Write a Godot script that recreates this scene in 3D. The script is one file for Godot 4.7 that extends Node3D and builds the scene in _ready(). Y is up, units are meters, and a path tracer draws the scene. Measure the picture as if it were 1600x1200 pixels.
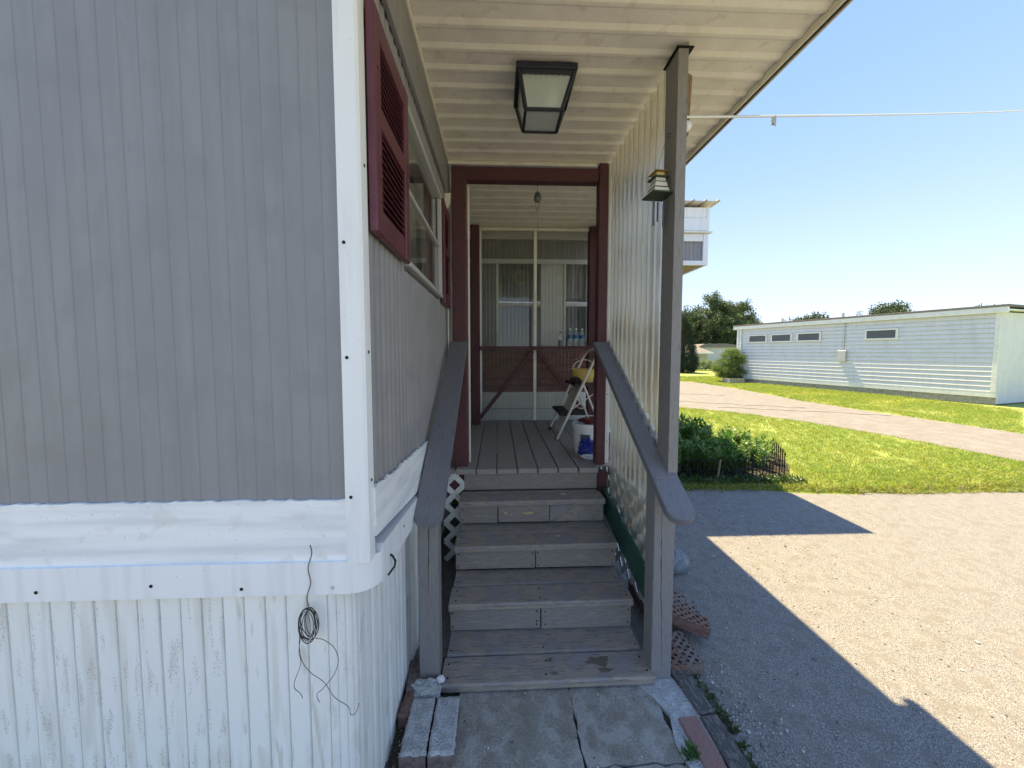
extends Node3D

# ------------------------------------------------------------------ mesh builder
class MB:
	var v := PackedVector3Array()
	var n := PackedVector3Array()
	var c := PackedColorArray()
	var col := Color.WHITE
	func vert(p: Vector3, nn: Vector3):
		v.append(p); n.append(nn); c.append(col)
	func tri(a: Vector3, b: Vector3, d: Vector3):
		var nn := (b - a).cross(d - a)
		if nn.length() < 1e-12:
			return
		nn = nn.normalized()
		vert(a, nn); vert(d, nn); vert(b, nn)
	func quad(a: Vector3, b: Vector3, d: Vector3, e: Vector3):
		tri(a, b, d); tri(a, d, e)
	func tri_o(a: Vector3, b: Vector3, d: Vector3, out: Vector3):
		if (b - a).cross(d - a).dot(out) < 0: tri(a, d, b)
		else: tri(a, b, d)
	func quad_o(a: Vector3, b: Vector3, d: Vector3, e: Vector3, out: Vector3):
		tri_o(a, b, d, out); tri_o(a, d, e, out)
	func tri_s(a: Vector3, b: Vector3, d: Vector3, na: Vector3, nb: Vector3, nd: Vector3):
		if (b - a).cross(d - a).dot(na + nb + nd) < 0:
			vert(a, na); vert(b, nb); vert(d, nd)
		else:
			vert(a, na); vert(d, nd); vert(b, nb)
	func quad_s(a: Vector3, b: Vector3, d: Vector3, e: Vector3, na: Vector3, nb: Vector3, nd: Vector3, ne: Vector3):
		tri_s(a, b, d, na, nb, nd); tri_s(a, d, e, na, nd, ne)
	func box(xf: Transform3D, s: Vector3, bev := 0.003):
		var h := s * 0.5
		var b := minf(bev, 0.45 * minf(h.x, minf(h.y, h.z)))
		var g := func(ax: int, x: float, y: float, z: float) -> Vector3:
			var p := Vector3.ZERO
			p[ax] = x; p[(ax + 1) % 3] = y; p[(ax + 2) % 3] = z
			return p
		for ax in 3:
			var h0: float = h[ax]
			var h1: float = h[(ax + 1) % 3]
			var h2: float = h[(ax + 2) % 3]
			for s0 in [-1.0, 1.0]:
				var q := []
				for k in [[-1, -1], [1, -1], [1, 1], [-1, 1]]:
					q.append(xf * g.call(ax, s0 * h0, k[0] * (h1 - b), k[1] * (h2 - b)))
				quad_o(q[0], q[1], q[2], q[3], xf.basis * g.call(ax, s0, 0.0, 0.0))
			if b > 0.0:
				for s1 in [-1.0, 1.0]:
					for s2 in [-1.0, 1.0]:
						quad_o(xf * g.call(ax, -(h0 - b), s1 * h1, s2 * (h2 - b)), xf * g.call(ax, h0 - b, s1 * h1, s2 * (h2 - b)), xf * g.call(ax, h0 - b, s1 * (h1 - b), s2 * h2), xf * g.call(ax, -(h0 - b), s1 * (h1 - b), s2 * h2), xf.basis * g.call(ax, 0.0, s1, s2))
		if b > 0.0:
			for sx in [-1.0, 1.0]:
				for sy in [-1.0, 1.0]:
					for sz in [-1.0, 1.0]:
						var m := Vector3(sx, sy, sz)
						var i := h - Vector3.ONE * b
						tri_o(xf * (m * Vector3(h.x, i.y, i.z)), xf * (m * Vector3(i.x, h.y, i.z)), xf * (m * Vector3(i.x, i.y, h.z)), xf.basis * m)
	func cyl(a: Vector3, b: Vector3, r0: float, r1: float, seg := 10, caps := true):
		var d := (b - a).normalized()
		var u := d.cross(Vector3.UP if absf(d.y) < 0.9 else Vector3.RIGHT).normalized()
		var w := d.cross(u)
		for i in seg:
			var t0 := TAU * i / seg
			var t1 := TAU * (i + 1) / seg
			var n0 := u * cos(t0) + w * sin(t0)
			var n1 := u * cos(t1) + w * sin(t1)
			quad_s(a + n0 * r0, a + n1 * r0, b + n1 * r1, b + n0 * r1, n0, n1, n1, n0)
			if caps:
				tri_o(a, a + n0 * r0, a + n1 * r0, -d)
				tri_o(b, b + n0 * r1, b + n1 * r1, d)
	func tube(pts: Array, r: float, seg := 6):
		var u := Vector3.ZERO
		var prev := []
		var prevn := []
		for i in pts.size():
			var p: Vector3 = pts[i]
			var d: Vector3 = (pts[mini(i + 1, pts.size() - 1)] - pts[maxi(i - 1, 0)]).normalized()
			if u == Vector3.ZERO:
				u = d.cross(Vector3.UP if absf(d.y) < 0.9 else Vector3.RIGHT).normalized()
			else:
				u = (u - d * u.dot(d)).normalized()
			var w := d.cross(u)
			var ring := []
			var nn := []
			for k in seg:
				var t := TAU * k / seg
				var q := u * cos(t) + w * sin(t)
				nn.append(q); ring.append(p + q * r)
			if i > 0:
				for k in seg:
					var k2 := (k + 1) % seg
					quad_s(prev[k], prev[k2], ring[k2], ring[k], prevn[k], prevn[k2], nn[k2], nn[k])
			prev = ring; prevn = nn
	func lathe(xf: Transform3D, prof: Array, seg := 14):
		for i in prof.size() - 1:
			var p: Vector2 = prof[i]
			var q: Vector2 = prof[i + 1]
			var e := (q - p).normalized()
			var nr := Vector2(e.y, -e.x)
			for k in seg:
				var t0 := TAU * k / seg
				var t1 := TAU * (k + 1) / seg
				var d0 := Vector3(cos(t0), 0, sin(t0))
				var d1 := Vector3(cos(t1), 0, sin(t1))
				var n0 := xf.basis * (d0 * nr.x + Vector3.UP * nr.y)
				var n1 := xf.basis * (d1 * nr.x + Vector3.UP * nr.y)
				quad_s(xf * (d0 * p.x + Vector3.UP * p.y), xf * (d1 * p.x + Vector3.UP * p.y), xf * (d1 * q.x + Vector3.UP * q.y), xf * (d0 * q.x + Vector3.UP * q.y), n0, n1, n1, n0)
	func prism(poly_in: PackedVector2Array, xf: Transform3D, depth: float):
		var poly := poly_in
		if Geometry2D.is_polygon_clockwise(poly) == false:
			pass
		var area := 0.0
		for i in poly.size():
			area += poly[i].cross(poly[(i + 1) % poly.size()])
		if area < 0:
			poly = poly.duplicate(); poly.reverse()
		var zz := xf.basis.z
		for i in poly.size():
			var a := poly[i]
			var b := poly[(i + 1) % poly.size()]
			quad_o(xf * Vector3(a.x, a.y, 0), xf * Vector3(b.x, b.y, 0), xf * Vector3(b.x, b.y, depth), xf * Vector3(a.x, a.y, depth), xf.basis * Vector3(b.y - a.y, a.x - b.x, 0))
		var t := Geometry2D.triangulate_polygon(poly)
		for i in range(0, t.size(), 3):
			tri_o(xf * Vector3(poly[t[i]].x, poly[t[i]].y, 0), xf * Vector3(poly[t[i + 1]].x, poly[t[i + 1]].y, 0), xf * Vector3(poly[t[i + 2]].x, poly[t[i + 2]].y, 0), -zz)
			tri_o(xf * Vector3(poly[t[i]].x, poly[t[i]].y, depth), xf * Vector3(poly[t[i + 1]].x, poly[t[i + 1]].y, depth), xf * Vector3(poly[t[i + 2]].x, poly[t[i + 2]].y, depth), zz)
	# an open polyline profile with thickness (along -y of the profile), extruded along z; sides smooth when asked
	func sheet(pts: PackedVector2Array, th: float, xf: Transform3D, depth: float, smooth := false):
		var m := pts.size()
		var nr := []
		for i in m:
			var e := (pts[mini(i + 1, m - 1)] - pts[maxi(i - 1, 0)]).normalized()
			nr.append(Vector2(-e.y, e.x))
		for i in m - 1:
			var a := pts[i]
			var b := pts[i + 1]
			for s in 2:
				var off := Vector2(0, -th * s)
				var p := a + off
				var q := b + off
				var sg := 1.0 - 2.0 * s
				var e2 := (b - a).normalized()
				var fl := Vector2(-e2.y, e2.x)
				var na: Vector2 = nr[i] if smooth else fl
				var nb: Vector2 = nr[i + 1] if smooth else fl
				var n0 := xf.basis * Vector3(na.x, na.y, 0) * sg
				var n1 := xf.basis * Vector3(nb.x, nb.y, 0) * sg
				quad_s(xf * Vector3(p.x, p.y, 0), xf * Vector3(q.x, q.y, 0), xf * Vector3(q.x, q.y, depth), xf * Vector3(p.x, p.y, depth), n0, n1, n1, n0)
			for z in [0.0, depth]:
				quad_o(xf * Vector3(a.x, a.y, z), xf * Vector3(b.x, b.y, z), xf * Vector3(b.x, b.y - th, z), xf * Vector3(a.x, a.y - th, z), xf.basis.z * (1.0 if z > 0 else -1.0))
		for i in [0, m - 1]:
			var a2 := pts[i]
			quad_o(xf * Vector3(a2.x, a2.y, 0), xf * Vector3(a2.x, a2.y - th, 0), xf * Vector3(a2.x, a2.y - th, depth), xf * Vector3(a2.x, a2.y, depth), xf.basis.x * (-1.0 if i == 0 else 1.0))
	func mesh() -> ArrayMesh:
		var arr := []
		arr.resize(Mesh.ARRAY_MAX)
		arr[Mesh.ARRAY_VERTEX] = v
		arr[Mesh.ARRAY_NORMAL] = n
		arr[Mesh.ARRAY_COLOR] = c
		var am := ArrayMesh.new()
		am.add_surface_from_arrays(Mesh.PRIMITIVE_TRIANGLES, arr)
		return am

# ------------------------------------------------------------------ scene helpers
var used := {}
var boxes := {}
var rng := RandomNumberGenerator.new()
var M := {}

func T(x: float, y: float, z: float) -> Transform3D:
	return Transform3D(Basis(), Vector3(x, y, z))

func rot(axis: Vector3, deg: float) -> Basis:
	return Basis(axis, deg_to_rad(deg))

func numbered(called: String) -> String:
	if not used.has(called):
		used[called] = 0
		return called
	used[called] += 1
	return "%s_%03d" % [called, used[called]]

func world_of(nd: Node3D) -> Transform3D:
	var t := Transform3D()
	while nd != self and nd != null:
		t = nd.transform * t
		nd = nd.get_parent() as Node3D
	return t

func thing(called: String, label: String, category: String, at: Vector3, group := "") -> Node3D:
	var o := Node3D.new()
	o.name = numbered(called)
	add_child(o)
	o.position = at
	o.set_meta("label", label); o.set_meta("category", category)
	if group != "": o.set_meta("group", group)
	return o

# a part whose mesh is given in its own axes and placed by a world transform
func part(parent: Node3D, called: String, mesh: Mesh, mat: Material, xf := Transform3D()) -> MeshInstance3D:
	var o := MeshInstance3D.new()
	o.name = called
	o.mesh = mesh
	o.material_override = mat
	parent.add_child(o, true)
	o.transform = world_of(parent).affine_inverse() * xf
	return o

func solo(called: String, label: String, category: String, mesh: Mesh, mat: Material, xf: Transform3D, group := "") -> MeshInstance3D:
	var o := MeshInstance3D.new()
	o.name = numbered(called)
	o.mesh = mesh
	o.material_override = mat
	add_child(o)
	o.transform = xf
	o.set_meta("label", label); o.set_meta("category", category)
	if group != "": o.set_meta("group", group)
	return o

func ground(called: String, mesh: Mesh, mat: Material, xf := Transform3D(), kind := "structure") -> MeshInstance3D:
	var o := MeshInstance3D.new()
	o.name = numbered(called)
	o.mesh = mesh
	o.material_override = mat
	add_child(o)
	o.transform = xf
	o.set_meta("kind", kind)
	return o

func bx(s: Vector3, bev := 0.003) -> ArrayMesh:
	var k := "%.4f %.4f %.4f %.4f" % [s.x, s.y, s.z, bev]
	if not boxes.has(k):
		var b := MB.new()
		b.box(Transform3D(), s, bev)
		boxes[k] = b.mesh()
	return boxes[k]

# a box between two corners
func span(parent: Node3D, called: String, lo: Vector3, hi: Vector3, mat: Material, bev := 0.003) -> MeshInstance3D:
	return part(parent, called, bx((hi - lo).abs(), bev), mat, Transform3D(Basis(), (lo + hi) * 0.5))

# a bar of section (w,h) from a to b; w lies along "side"
func bar(parent: Node3D, called: String, a: Vector3, b: Vector3, w: float, h: float, mat: Material, side := Vector3.RIGHT, bev := 0.003) -> MeshInstance3D:
	var d := (b - a).normalized()
	var s := (side - d * side.dot(d)).normalized()
	var u := d.cross(s)
	return part(parent, called, bx(Vector3(w, h, a.distance_to(b)), bev), mat, Transform3D(Basis(s, u, d), (a + b) * 0.5))

# ------------------------------------------------------------------ textures and materials
func C(r: float, g: float, b: float, a := 1.0) -> Color:
	return Color(r / 255.0, g / 255.0, b / 255.0, a)

func nimg(sd: int, freq: float, oct := 4, w := 512, h := 512, size := 512, type := FastNoiseLite.TYPE_SIMPLEX_SMOOTH) -> PackedByteArray:
	var f := FastNoiseLite.new()
	f.seed = sd; f.frequency = freq; f.noise_type = type
	f.fractal_type = FastNoiseLite.FRACTAL_FBM; f.fractal_octaves = oct
	if oct == 1: f.fractal_type = FastNoiseLite.FRACTAL_NONE
	var im := f.get_seamless_image(w, h)
	im.convert(Image.FORMAT_L8)
	if w != size or h != size:
		im.resize(size, size, Image.INTERPOLATE_CUBIC)
	return im.get_data()

# layers: [noise bytes, low, high, colour (alpha = strength)]; the mask rises from low to high (or falls when low > high)
func comp(base: Color, layers: Array, size := 256, gain := 1.0) -> ImageTexture:
	# size 256 takes every second pixel of the 512 noise
	var step := 512 / size
	var cnt := size * size
	var R := PackedFloat32Array()
	var G := PackedFloat32Array()
	var B := PackedFloat32Array()
	R.resize(cnt); G.resize(cnt); B.resize(cnt)
	R.fill(base.r * 255.0); G.fill(base.g * 255.0); B.fill(base.b * 255.0)
	for L: Array in layers:
		var lut := PackedFloat32Array()
		lut.resize(256)
		for q in 256:
			lut[q] = clampf((q / 255.0 - L[1]) / (L[2] - L[1]), 0.0, 1.0) * L[3].a
		var src: PackedByteArray = L[0]
		var lr: float = L[3].r * 255.0
		var lg: float = L[3].g * 255.0
		var lb: float = L[3].b * 255.0
		var i := 0
		for yy in size:
			var k: int = yy * step * 512
			for xx in size:
				var t := lut[src[k]]
				if t > 0.0:
					R[i] += (lr - R[i]) * t
					G[i] += (lg - G[i]) * t
					B[i] += (lb - B[i]) * t
				i += 1
				k += step
	var data := PackedByteArray()
	data.resize(cnt * 3)
	for i in cnt:
		data[i * 3] = int(minf(255.0, R[i] * gain))
		data[i * 3 + 1] = int(minf(255.0, G[i] * gain))
		data[i * 3 + 2] = int(minf(255.0, B[i] * gain))
	return ImageTexture.create_from_image(Image.create_from_data(size, size, false, Image.FORMAT_RGB8, data))

func gray(d: PackedByteArray, size := 512) -> ImageTexture:
	return ImageTexture.create_from_image(Image.create_from_data(size, size, false, Image.FORMAT_L8, d))

func mat(tex: Texture2D, sc: Vector3, rough: float, bump: Texture2D = null, bump_cm := 0.0, world := true) -> StandardMaterial3D:
	var m := StandardMaterial3D.new()
	m.albedo_texture = tex
	m.roughness = rough
	m.uv1_triplanar = true
	m.uv1_world_triplanar = world
	m.uv1_scale = sc
	if bump:
		m.heightmap_enabled = true
		m.heightmap_texture = bump
		m.heightmap_scale = bump_cm
	return m

func plain(col: Color, rough: float, metal := 0.0) -> StandardMaterial3D:
	var m := StandardMaterial3D.new()
	m.albedo_color = col
	m.roughness = rough
	m.metallic = metal
	return m

func glass(alpha: float, col := Color.WHITE, rough := 0.03) -> StandardMaterial3D:
	var m := StandardMaterial3D.new()
	m.transparency = BaseMaterial3D.TRANSPARENCY_ALPHA
	m.albedo_color = Color(col.r, col.g, col.b, alpha)
	m.roughness = rough
	return m

func vcol(rough: float, back := Color.BLACK) -> StandardMaterial3D:
	var m := StandardMaterial3D.new()
	m.vertex_color_use_as_albedo = true
	m.roughness = rough
	if back != Color.BLACK:
		m.backlight_enabled = true
		m.backlight = back
	return m

func make_materials():
	var fine := nimg(1, 0.09, 4)
	var mid := nimg(2, 0.02, 4)
	var coarse := nimg(3, 0.008, 4)
	var grain := nimg(4, 0.035, 5)
	var speck := nimg(5, 0.16, 2)
	var cell := nimg(6, 0.11, 1, 512, 512, 512, FastNoiseLite.TYPE_CELLULAR)
	var streak := nimg(7, 0.03, 4, 512, 40)
	var streak2 := nimg(8, 0.05, 3, 512, 90)
	var hstreak := nimg(9, 0.03, 4, 40, 512)
	var patch := nimg(10, 0.012, 5)
	var finesp := nimg(15, 0.33, 2)
	# mould specks follow the runs of rain water
	var mouldsp := PackedByteArray(finesp)
	var scr := nimg(17, 0.02, 3, 512, 200)
	var patch_sq := nimg(16, 0.006, 4, 2048, 320)
	for i in mouldsp.size():
		mouldsp[i] = int(finesp[i] * clampf((streak2[i] - 110) / 60.0, 0.0, 1.0))
	var finebump := gray(fine)
	var grainbump := gray(grain)
	var cellbump := gray(cell)
	var midbump := gray(mid)
	# grey factory siding, painted over, faint chalk marks
	M.siding = mat(comp(C(134, 134, 136), [[streak, .35, .7, C(141, 141, 143, .7)], [coarse, .5, .8, C(128, 128, 130, .5)], [finesp, .93, .97, C(190, 190, 192, .5)], [scr, .72, .8, C(144, 144, 146, .3)], [streak2, .76, .86, C(126, 126, 127, .35)]], 512), Vector3(1, 1, 1), 0.5, finebump, 0.015)
	M.side_siding = mat(comp(C(137, 135, 136), [[streak, .4, .7, C(147, 144, 143, .8)], [coarse, .5, .75, C(127, 125, 126, .6)], [finesp, .92, .96, C(170, 170, 170, .6)]], 512), Vector3(1, 1, 1), 0.5, finebump, 0.02)
	M.white_trim = mat(comp(C(234, 236, 236), [[streak, .5, .8, C(222, 224, 224, .6)], [speck, .9, .95, C(170, 165, 155, .6)]], 256), Vector3(1.3, 1.3, 1.3), 0.45, finebump, 0.03)
	# white brushed paint over old boards: long horizontal brush marks, worn specks
	M.white_board = mat(comp(C(234, 237, 236), [[hstreak, .45, .75, C(216, 219, 220, .8)], [hstreak, .4, .2, C(242, 243, 241, .6)], [speck, .88, .93, C(150, 145, 135, .7)], [patch, .74, .84, C(214, 212, 204, .4)]], 512), Vector3(1.1, 1.1, 1.1), 0.55, gray(hstreak), 0.1)
	# skirting: peeling white, streaks, mould specks
	M.skirting = mat(comp(C(236, 237, 232), [[streak, .55, .85, C(216, 214, 203, .7)], [streak2, .70, .85, C(190, 185, 168, .5)], [finesp, .9, .95, C(110, 106, 98, .5)]], 512), Vector3(1.0, 1.0, 1.0), 0.6, gray(streak2), 0.03)
	M.skirting_mould = mat(comp(C(233, 234, 229), [[streak, .5, .8, C(214, 212, 202, .7)], [streak2, .7, .86, C(196, 191, 177, .4)], [mouldsp, .62, .78, C(120, 116, 108, .5)], [finesp, .88, .93, C(120, 116, 108, .5)]], 512), Vector3(1.0, 1.0, 1.0), 0.6, gray(streak2), 0.03)
	M.maroon = mat(comp(C(88, 50, 54), [[grain, .5, .75, C(74, 40, 44, .8)], [patch, .66, .76, C(100, 60, 62, .5)], [speck, .88, .93, C(140, 108, 106, .6)]], 256), Vector3(9, 1.2, 9), 0.6, grainbump, 0.08)
	M.maroon_x = mat(M.maroon.albedo_texture, Vector3(1.2, 9, 9), 0.6, grainbump, 0.08)
	M.maroon_siding = mat(comp(C(116, 46, 50), [[hstreak, .5, .75, C(98, 37, 42, .8)], [patch, .66, .76, C(126, 60, 62, .5)]], 256), Vector3(1, 1, 1), 0.7)
	M.shutter = mat(comp(C(98, 50, 60), [[coarse, .5, .75, C(88, 43, 53, .8)], [finesp, .9, .95, C(126, 88, 94, .5)]], 256), Vector3(1, 1, 1), 0.38, finebump, 0.02)
	# grey porch paint worn to the wood
	var worn := [[grain, .45, .8, C(93, 90, 88, .6)], [patch_sq, .5, .62, C(112, 103, 92, .65)], [grain, .72, .8, C(72, 67, 63, .6)], [patch_sq, .42, .3, C(98, 97, 98, .6)], [mid, .76, .8, C(70, 64, 60, .5)], [finesp, .9, .95, C(168, 158, 144, .5)]]
	var tread_tex := comp(C(99, 94, 90), worn, 512, 1.45)
	M.tread = mat(tread_tex, Vector3(.55, 4.2, 4.2), 0.62, grainbump, 0.2)
	var riser_tex := comp(C(114, 109, 103), [[grain, .45, .8, C(101, 96, 90, .8)], [patch, .66, .74, C(128, 121, 112, .5)], [speck, .84, .9, C(160, 150, 140, .5)]], 512, 1.22)
	M.riser = mat(riser_tex, Vector3(.9, 6, 6), 0.55, grainbump, 0.12)
	M.deck = mat(comp(C(98, 94, 91), [[grain, .45, .8, C(84, 80, 77, .9)], [patch, .55, .68, C(110, 103, 97, .5)], [speck, .82, .88, C(140, 134, 124, .4)]], 512, 1.62), Vector3(7, 7, .9), 0.62, grainbump, 0.2)
	M.post = mat(comp(C(134, 131, 129), [[grain, .5, .8, C(125, 122, 120, .6)], [patch, .66, .75, C(144, 139, 131, .4)], [grain, .76, .82, C(104, 99, 95, .5)], [finesp, .9, .95, C(170, 162, 150, .5)]], 512), Vector3(6, .7, 6), 0.55, grainbump, 0.12)
	M.rail = mat(comp(C(118, 118, 123), [[grain, .5, .8, C(109, 109, 114, .6)], [patch, .66, .75, C(130, 127, 124, .4)], [grain, .76, .82, C(92, 89, 88, .6)], [finesp, .9, .95, C(74, 70, 68, .7)]], 512), Vector3(6, 6, .7), 0.5, grainbump, 0.12, false)
	M.stained = mat(comp(C(108, 100, 90), [[grain, .45, .8, C(92, 84, 75, .8)]]), Vector3(.55, 4.2, 4.2), .5)
	M.worn_wood = mat(comp(C(156, 147, 132), [[grain, .45, .8, C(134, 124, 110, .8)], [patch, .5, .65, C(142, 136, 128, .7)]]), Vector3(.8, 5, 5), .7)
	M.bare_wood = mat(comp(C(150, 128, 100), [[grain, .4, .8, C(118, 96, 72, .9)]]), Vector3(8, 1, 8), 0.7, grainbump, 0.1)
	M.green = mat(comp(C(36, 82, 68), [[grain, .5, .8, C(28, 68, 56, .8)], [speck, .85, .9, C(74, 104, 90, .5)]], 256), Vector3(6, 6, 1), 0.45, grainbump, 0.05)
	# cream enamel roof pans with dust and spider specks
	M.roof_pan = mat(comp(C(240, 236, 223), [[coarse, .45, .75, C(231, 226, 211, .7)], [fine, .6, .8, C(222, 216, 200, .3)], [finesp, .88, .94, C(150, 140, 124, .5)], [patch, .74, .8, C(212, 202, 184, .4)]], 512), Vector3(1.1, 1.1, 1.1), 0.45)
	M.cream_trim = mat(comp(C(232, 227, 213), [[coarse, .5, .8, C(216, 210, 194, .7)], [finesp, .88, .93, C(150, 140, 122, .6)]], 256), Vector3(1, 1, 1), 0.5)
	M.lattice = mat(comp(C(222, 221, 214), [[coarse, .5, .8, C(200, 198, 188, .8)], [speck, .8, .86, C(150, 146, 134, .6)]], 256, 1.05), Vector3(2, 2, 2), 0.5)
	M.black = plain(C(24, 24, 26), 0.5)
	M.navy = mat(comp(C(33, 37, 48), [[coarse, .5, .8, C(40, 45, 58, .8)]]), Vector3(4, 4, 4), 0.42)
	M.screw = plain(C(28, 27, 27), 0.4, 0.6)
	M.rust = plain(C(86, 52, 36), 0.8)
	# ground
	var ag := [[fine, .45, .7, C(96, 94, 92, .9)], [coarse, .5, .75, C(132, 126, 117, .6)], [cell, .22, .08, C(158, 152, 144, .8)], [speck, .72, .76, C(196, 190, 182, .85)], [speck, .3, .24, C(62, 60, 60, .9)], [patch, .64, .75, C(96, 92, 86, .6)]]
	M.asphalt = mat(comp(C(131, 128, 124), [[fine, .45, .7, C(108, 106, 104, .95)], [coarse, .5, .75, C(140, 136, 129, .4)], [cell, .2, .08, C(160, 156, 150, .5)], [speck, .74, .8, C(180, 176, 170, .7)], [finesp, .74, .8, C(226, 222, 216, .95)], [finesp, .32, .25, C(58, 57, 56, .95)], [patch, .6, .72, C(114, 109, 100, .5)]], 512), Vector3(1.25, 1.25, 1.25), 0.9, gray(finesp), 0.2)
	M.road = mat(comp(C(126, 121, 115), [[fine, .4, .7, C(113, 108, 102, .8)], [coarse, .45, .75, C(136, 131, 124, .7)], [speck, .75, .82, C(166, 160, 152, .6)], [patch, .68, .74, C(112, 107, 101, .5)]], 256), Vector3(.5, .5, .5), 0.9, cellbump, 0.3)
	M.tar = plain(C(62, 60, 60), 0.8)
	M.concrete = mat(comp(C(158, 154, 144), [[fine, .4, .7, C(138, 134, 124, .85)], [patch, .45, .62, C(174, 172, 166, .7)], [coarse, .5, .68, C(128, 123, 110, .55)], [mid, .68, .78, C(122, 117, 105, .35)], [finesp, .76, .82, C(210, 207, 200, .8)], [finesp, .3, .24, C(84, 81, 74, .8)]], 512), Vector3(1.4, 1.4, 1.4), 0.9, gray(finesp), 0.3)
	M.cement = mat(comp(C(158, 160, 160), [[fine, .4, .7, C(138, 140, 138, .8)], [patch, .5, .66, C(178, 182, 184, .7)], [speck, .72, .78, C(205, 205, 202, .8)], [speck, .3, .24, C(90, 90, 86, .8)]], 256, 1.08), Vector3(2.2, 2.2, 2.2), 0.9, cellbump, 0.4)
	M.dirt = mat(comp(C(74, 68, 58), [[fine, .4, .7, C(58, 53, 45, .9)], [cell, .2, .08, C(104, 98, 88, .7)], [speck, .7, .76, C(130, 124, 112, .8)], [coarse, .55, .7, C(64, 66, 46, .6)]]), Vector3(2, 2, 2), 1.0, cellbump, 0.8)
	M.brick = mat(comp(C(116, 84, 74), [[fine, .4, .7, C(98, 70, 62, .8)], [patch, .42, .56, C(128, 106, 96, .8)], [finesp, .82, .9, C(170, 148, 136, .6)], [speck, .3, .24, C(80, 58, 52, .7)]], 256), Vector3(4, 4, 4), 0.9, finebump, 0.2)
	M.brick_dusty = mat(comp(C(114, 100, 92), [[fine, .4, .7, C(98, 84, 78, .8)], [patch, .42, .56, C(130, 118, 110, .8)], [finesp, .82, .9, C(176, 160, 150, .6)]], 256), Vector3(4, 4, 4), 0.9, finebump, 0.2)
	M.paver_pink = mat(comp(C(150, 112, 106), [[fine, .4, .7, C(130, 94, 90, .8)], [speck, .7, .76, C(196, 178, 170, .8)], [coarse, .55, .7, C(134, 118, 110, .6)]]), Vector3(4, 4, 4), 0.9, cellbump, 0.25)
	M.edge_board = mat(comp(C(84, 82, 80), [[grain, .4, .8, C(64, 62, 60, .9)], [patch, .55, .66, C(120, 118, 114, .7)], [speck, .72, .78, C(170, 168, 162, .7)]]), Vector3(6, 6, 2), 0.9, grainbump, 0.4)
	M.lawn = mat(comp(C(134, 150, 80), [[fine, .4, .7, C(122, 136, 58, .9)], [coarse, .5, .75, C(160, 162, 90, .7)], [speck, .7, .76, C(176, 168, 110, .6)]], 256), Vector3(.8, .8, .8), 1.0, midbump, .6)
	M.soil = mat(comp(C(62, 54, 42), [[fine, .4, .7, C(48, 42, 33, .9)], [speck, .7, .76, C(110, 98, 78, .6)]]), Vector3(2, 2, 2), 1.0, cellbump, 0.8)
	M.stone = mat(comp(C(98, 104, 110), [[coarse, .45, .7, C(78, 84, 92, .8)], [fine, .55, .75, C(116, 122, 126, .7)], [patch, .6, .7, C(132, 140, 142, .5)]], 256, 1.15), Vector3(3, 3, 3), 0.75, finebump, 0.1)
	# plastics
	# clear ribbed sheet, weathered: it blurs what stands behind it a little
	var cp := StandardMaterial3D.new()
	cp.refraction_enabled = true
	cp.refraction_scale = 0.03
	cp.albedo_color = Color(0.97, 0.97, 0.95, 0.05)
	cp.roughness = 0.07
	M.clear_plastic = cp
	# ribbed fibreglass: milky, lets most light through but blurs what is behind it
	var fib := StandardMaterial3D.new()
	fib.refraction_enabled = true
	fib.refraction_scale = 0.03
	fib.albedo_color = Color(1, 1, 1, 0.07)
	fib.albedo_texture = comp(C(253, 251, 243), [[streak, .5, .8, C(246, 240, 224, .7)], [streak2, .7, .82, C(222, 208, 180, .5)], [finesp, .86, .92, C(170, 158, 134, .5)]])
	fib.uv1_triplanar = true; fib.uv1_world_triplanar = true; fib.uv1_scale = Vector3(1, 1, 1)
	fib.roughness = 0.33
	M.fibreglass = fib
	M.window_glass = glass(0.06, C(150, 156, 158), 0.02)
	M.frost = glass(0.42, C(214, 222, 220), 0.2)
	M.vinyl_white = mat(comp(C(226, 226, 222), [[coarse, .5, .8, C(212, 211, 206, .7)]]), Vector3(1, 1, 1), 0.4)
	M.curtain = mat(comp(C(120, 118, 106), [[streak, .4, .7, C(92, 90, 80, .8)]], 256), Vector3(3, 3, 3), 0.9)
	M.dark_room = mat(comp(C(176, 170, 158), [[coarse, .5, .8, C(166, 160, 148, .7)]], 256), Vector3(.6, .6, .6), 0.9)
	M.blue_siding = mat(comp(C(214, 215, 216), [[coarse, .5, .8, C(205, 206, 208, .8)], [streak, .6, .8, C(196, 196, 196, .5)]], 256), Vector3(.5, .5, .5), 0.5)
	M.window_dark = plain(C(70, 74, 78), 0.15)
	M.siding_far = mat(comp(C(176, 172, 164), [[hstreak, .4, .7, C(160, 156, 148, .8)]]), Vector3(.5, .5, .5), 0.6)
	M.vinyl_grey = mat(comp(C(186, 188, 192), [[coarse, .5, .8, C(174, 177, 182, .7)]]), Vector3(.5, .5, .5), 0.5)
	M.bottle = glass(0.18, C(220, 232, 240), 0.05)
	M.bark = mat(comp(C(92, 80, 66), [[grain, .4, .75, C(66, 56, 46, .9)]]), Vector3(6, 2, 6), 0.9)
	M.aluminium = plain(C(190, 190, 186), 0.4, 0.4)
	M.chime = plain(C(84, 87, 94), 0.4, 0.3)
	M.tube_white = plain(C(214, 210, 198), 0.35)
	M.yellow = plain(C(206, 178, 92), 0.5)
	M.bucket = plain(C(222, 222, 218), 0.4)
	M.red_bag = plain(C(112, 44, 46), 0.5)
	M.blue_bag = plain(C(28, 44, 130), 0.4)
	M.iron = plain(C(30, 28, 28), 0.6, 0.3)
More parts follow.
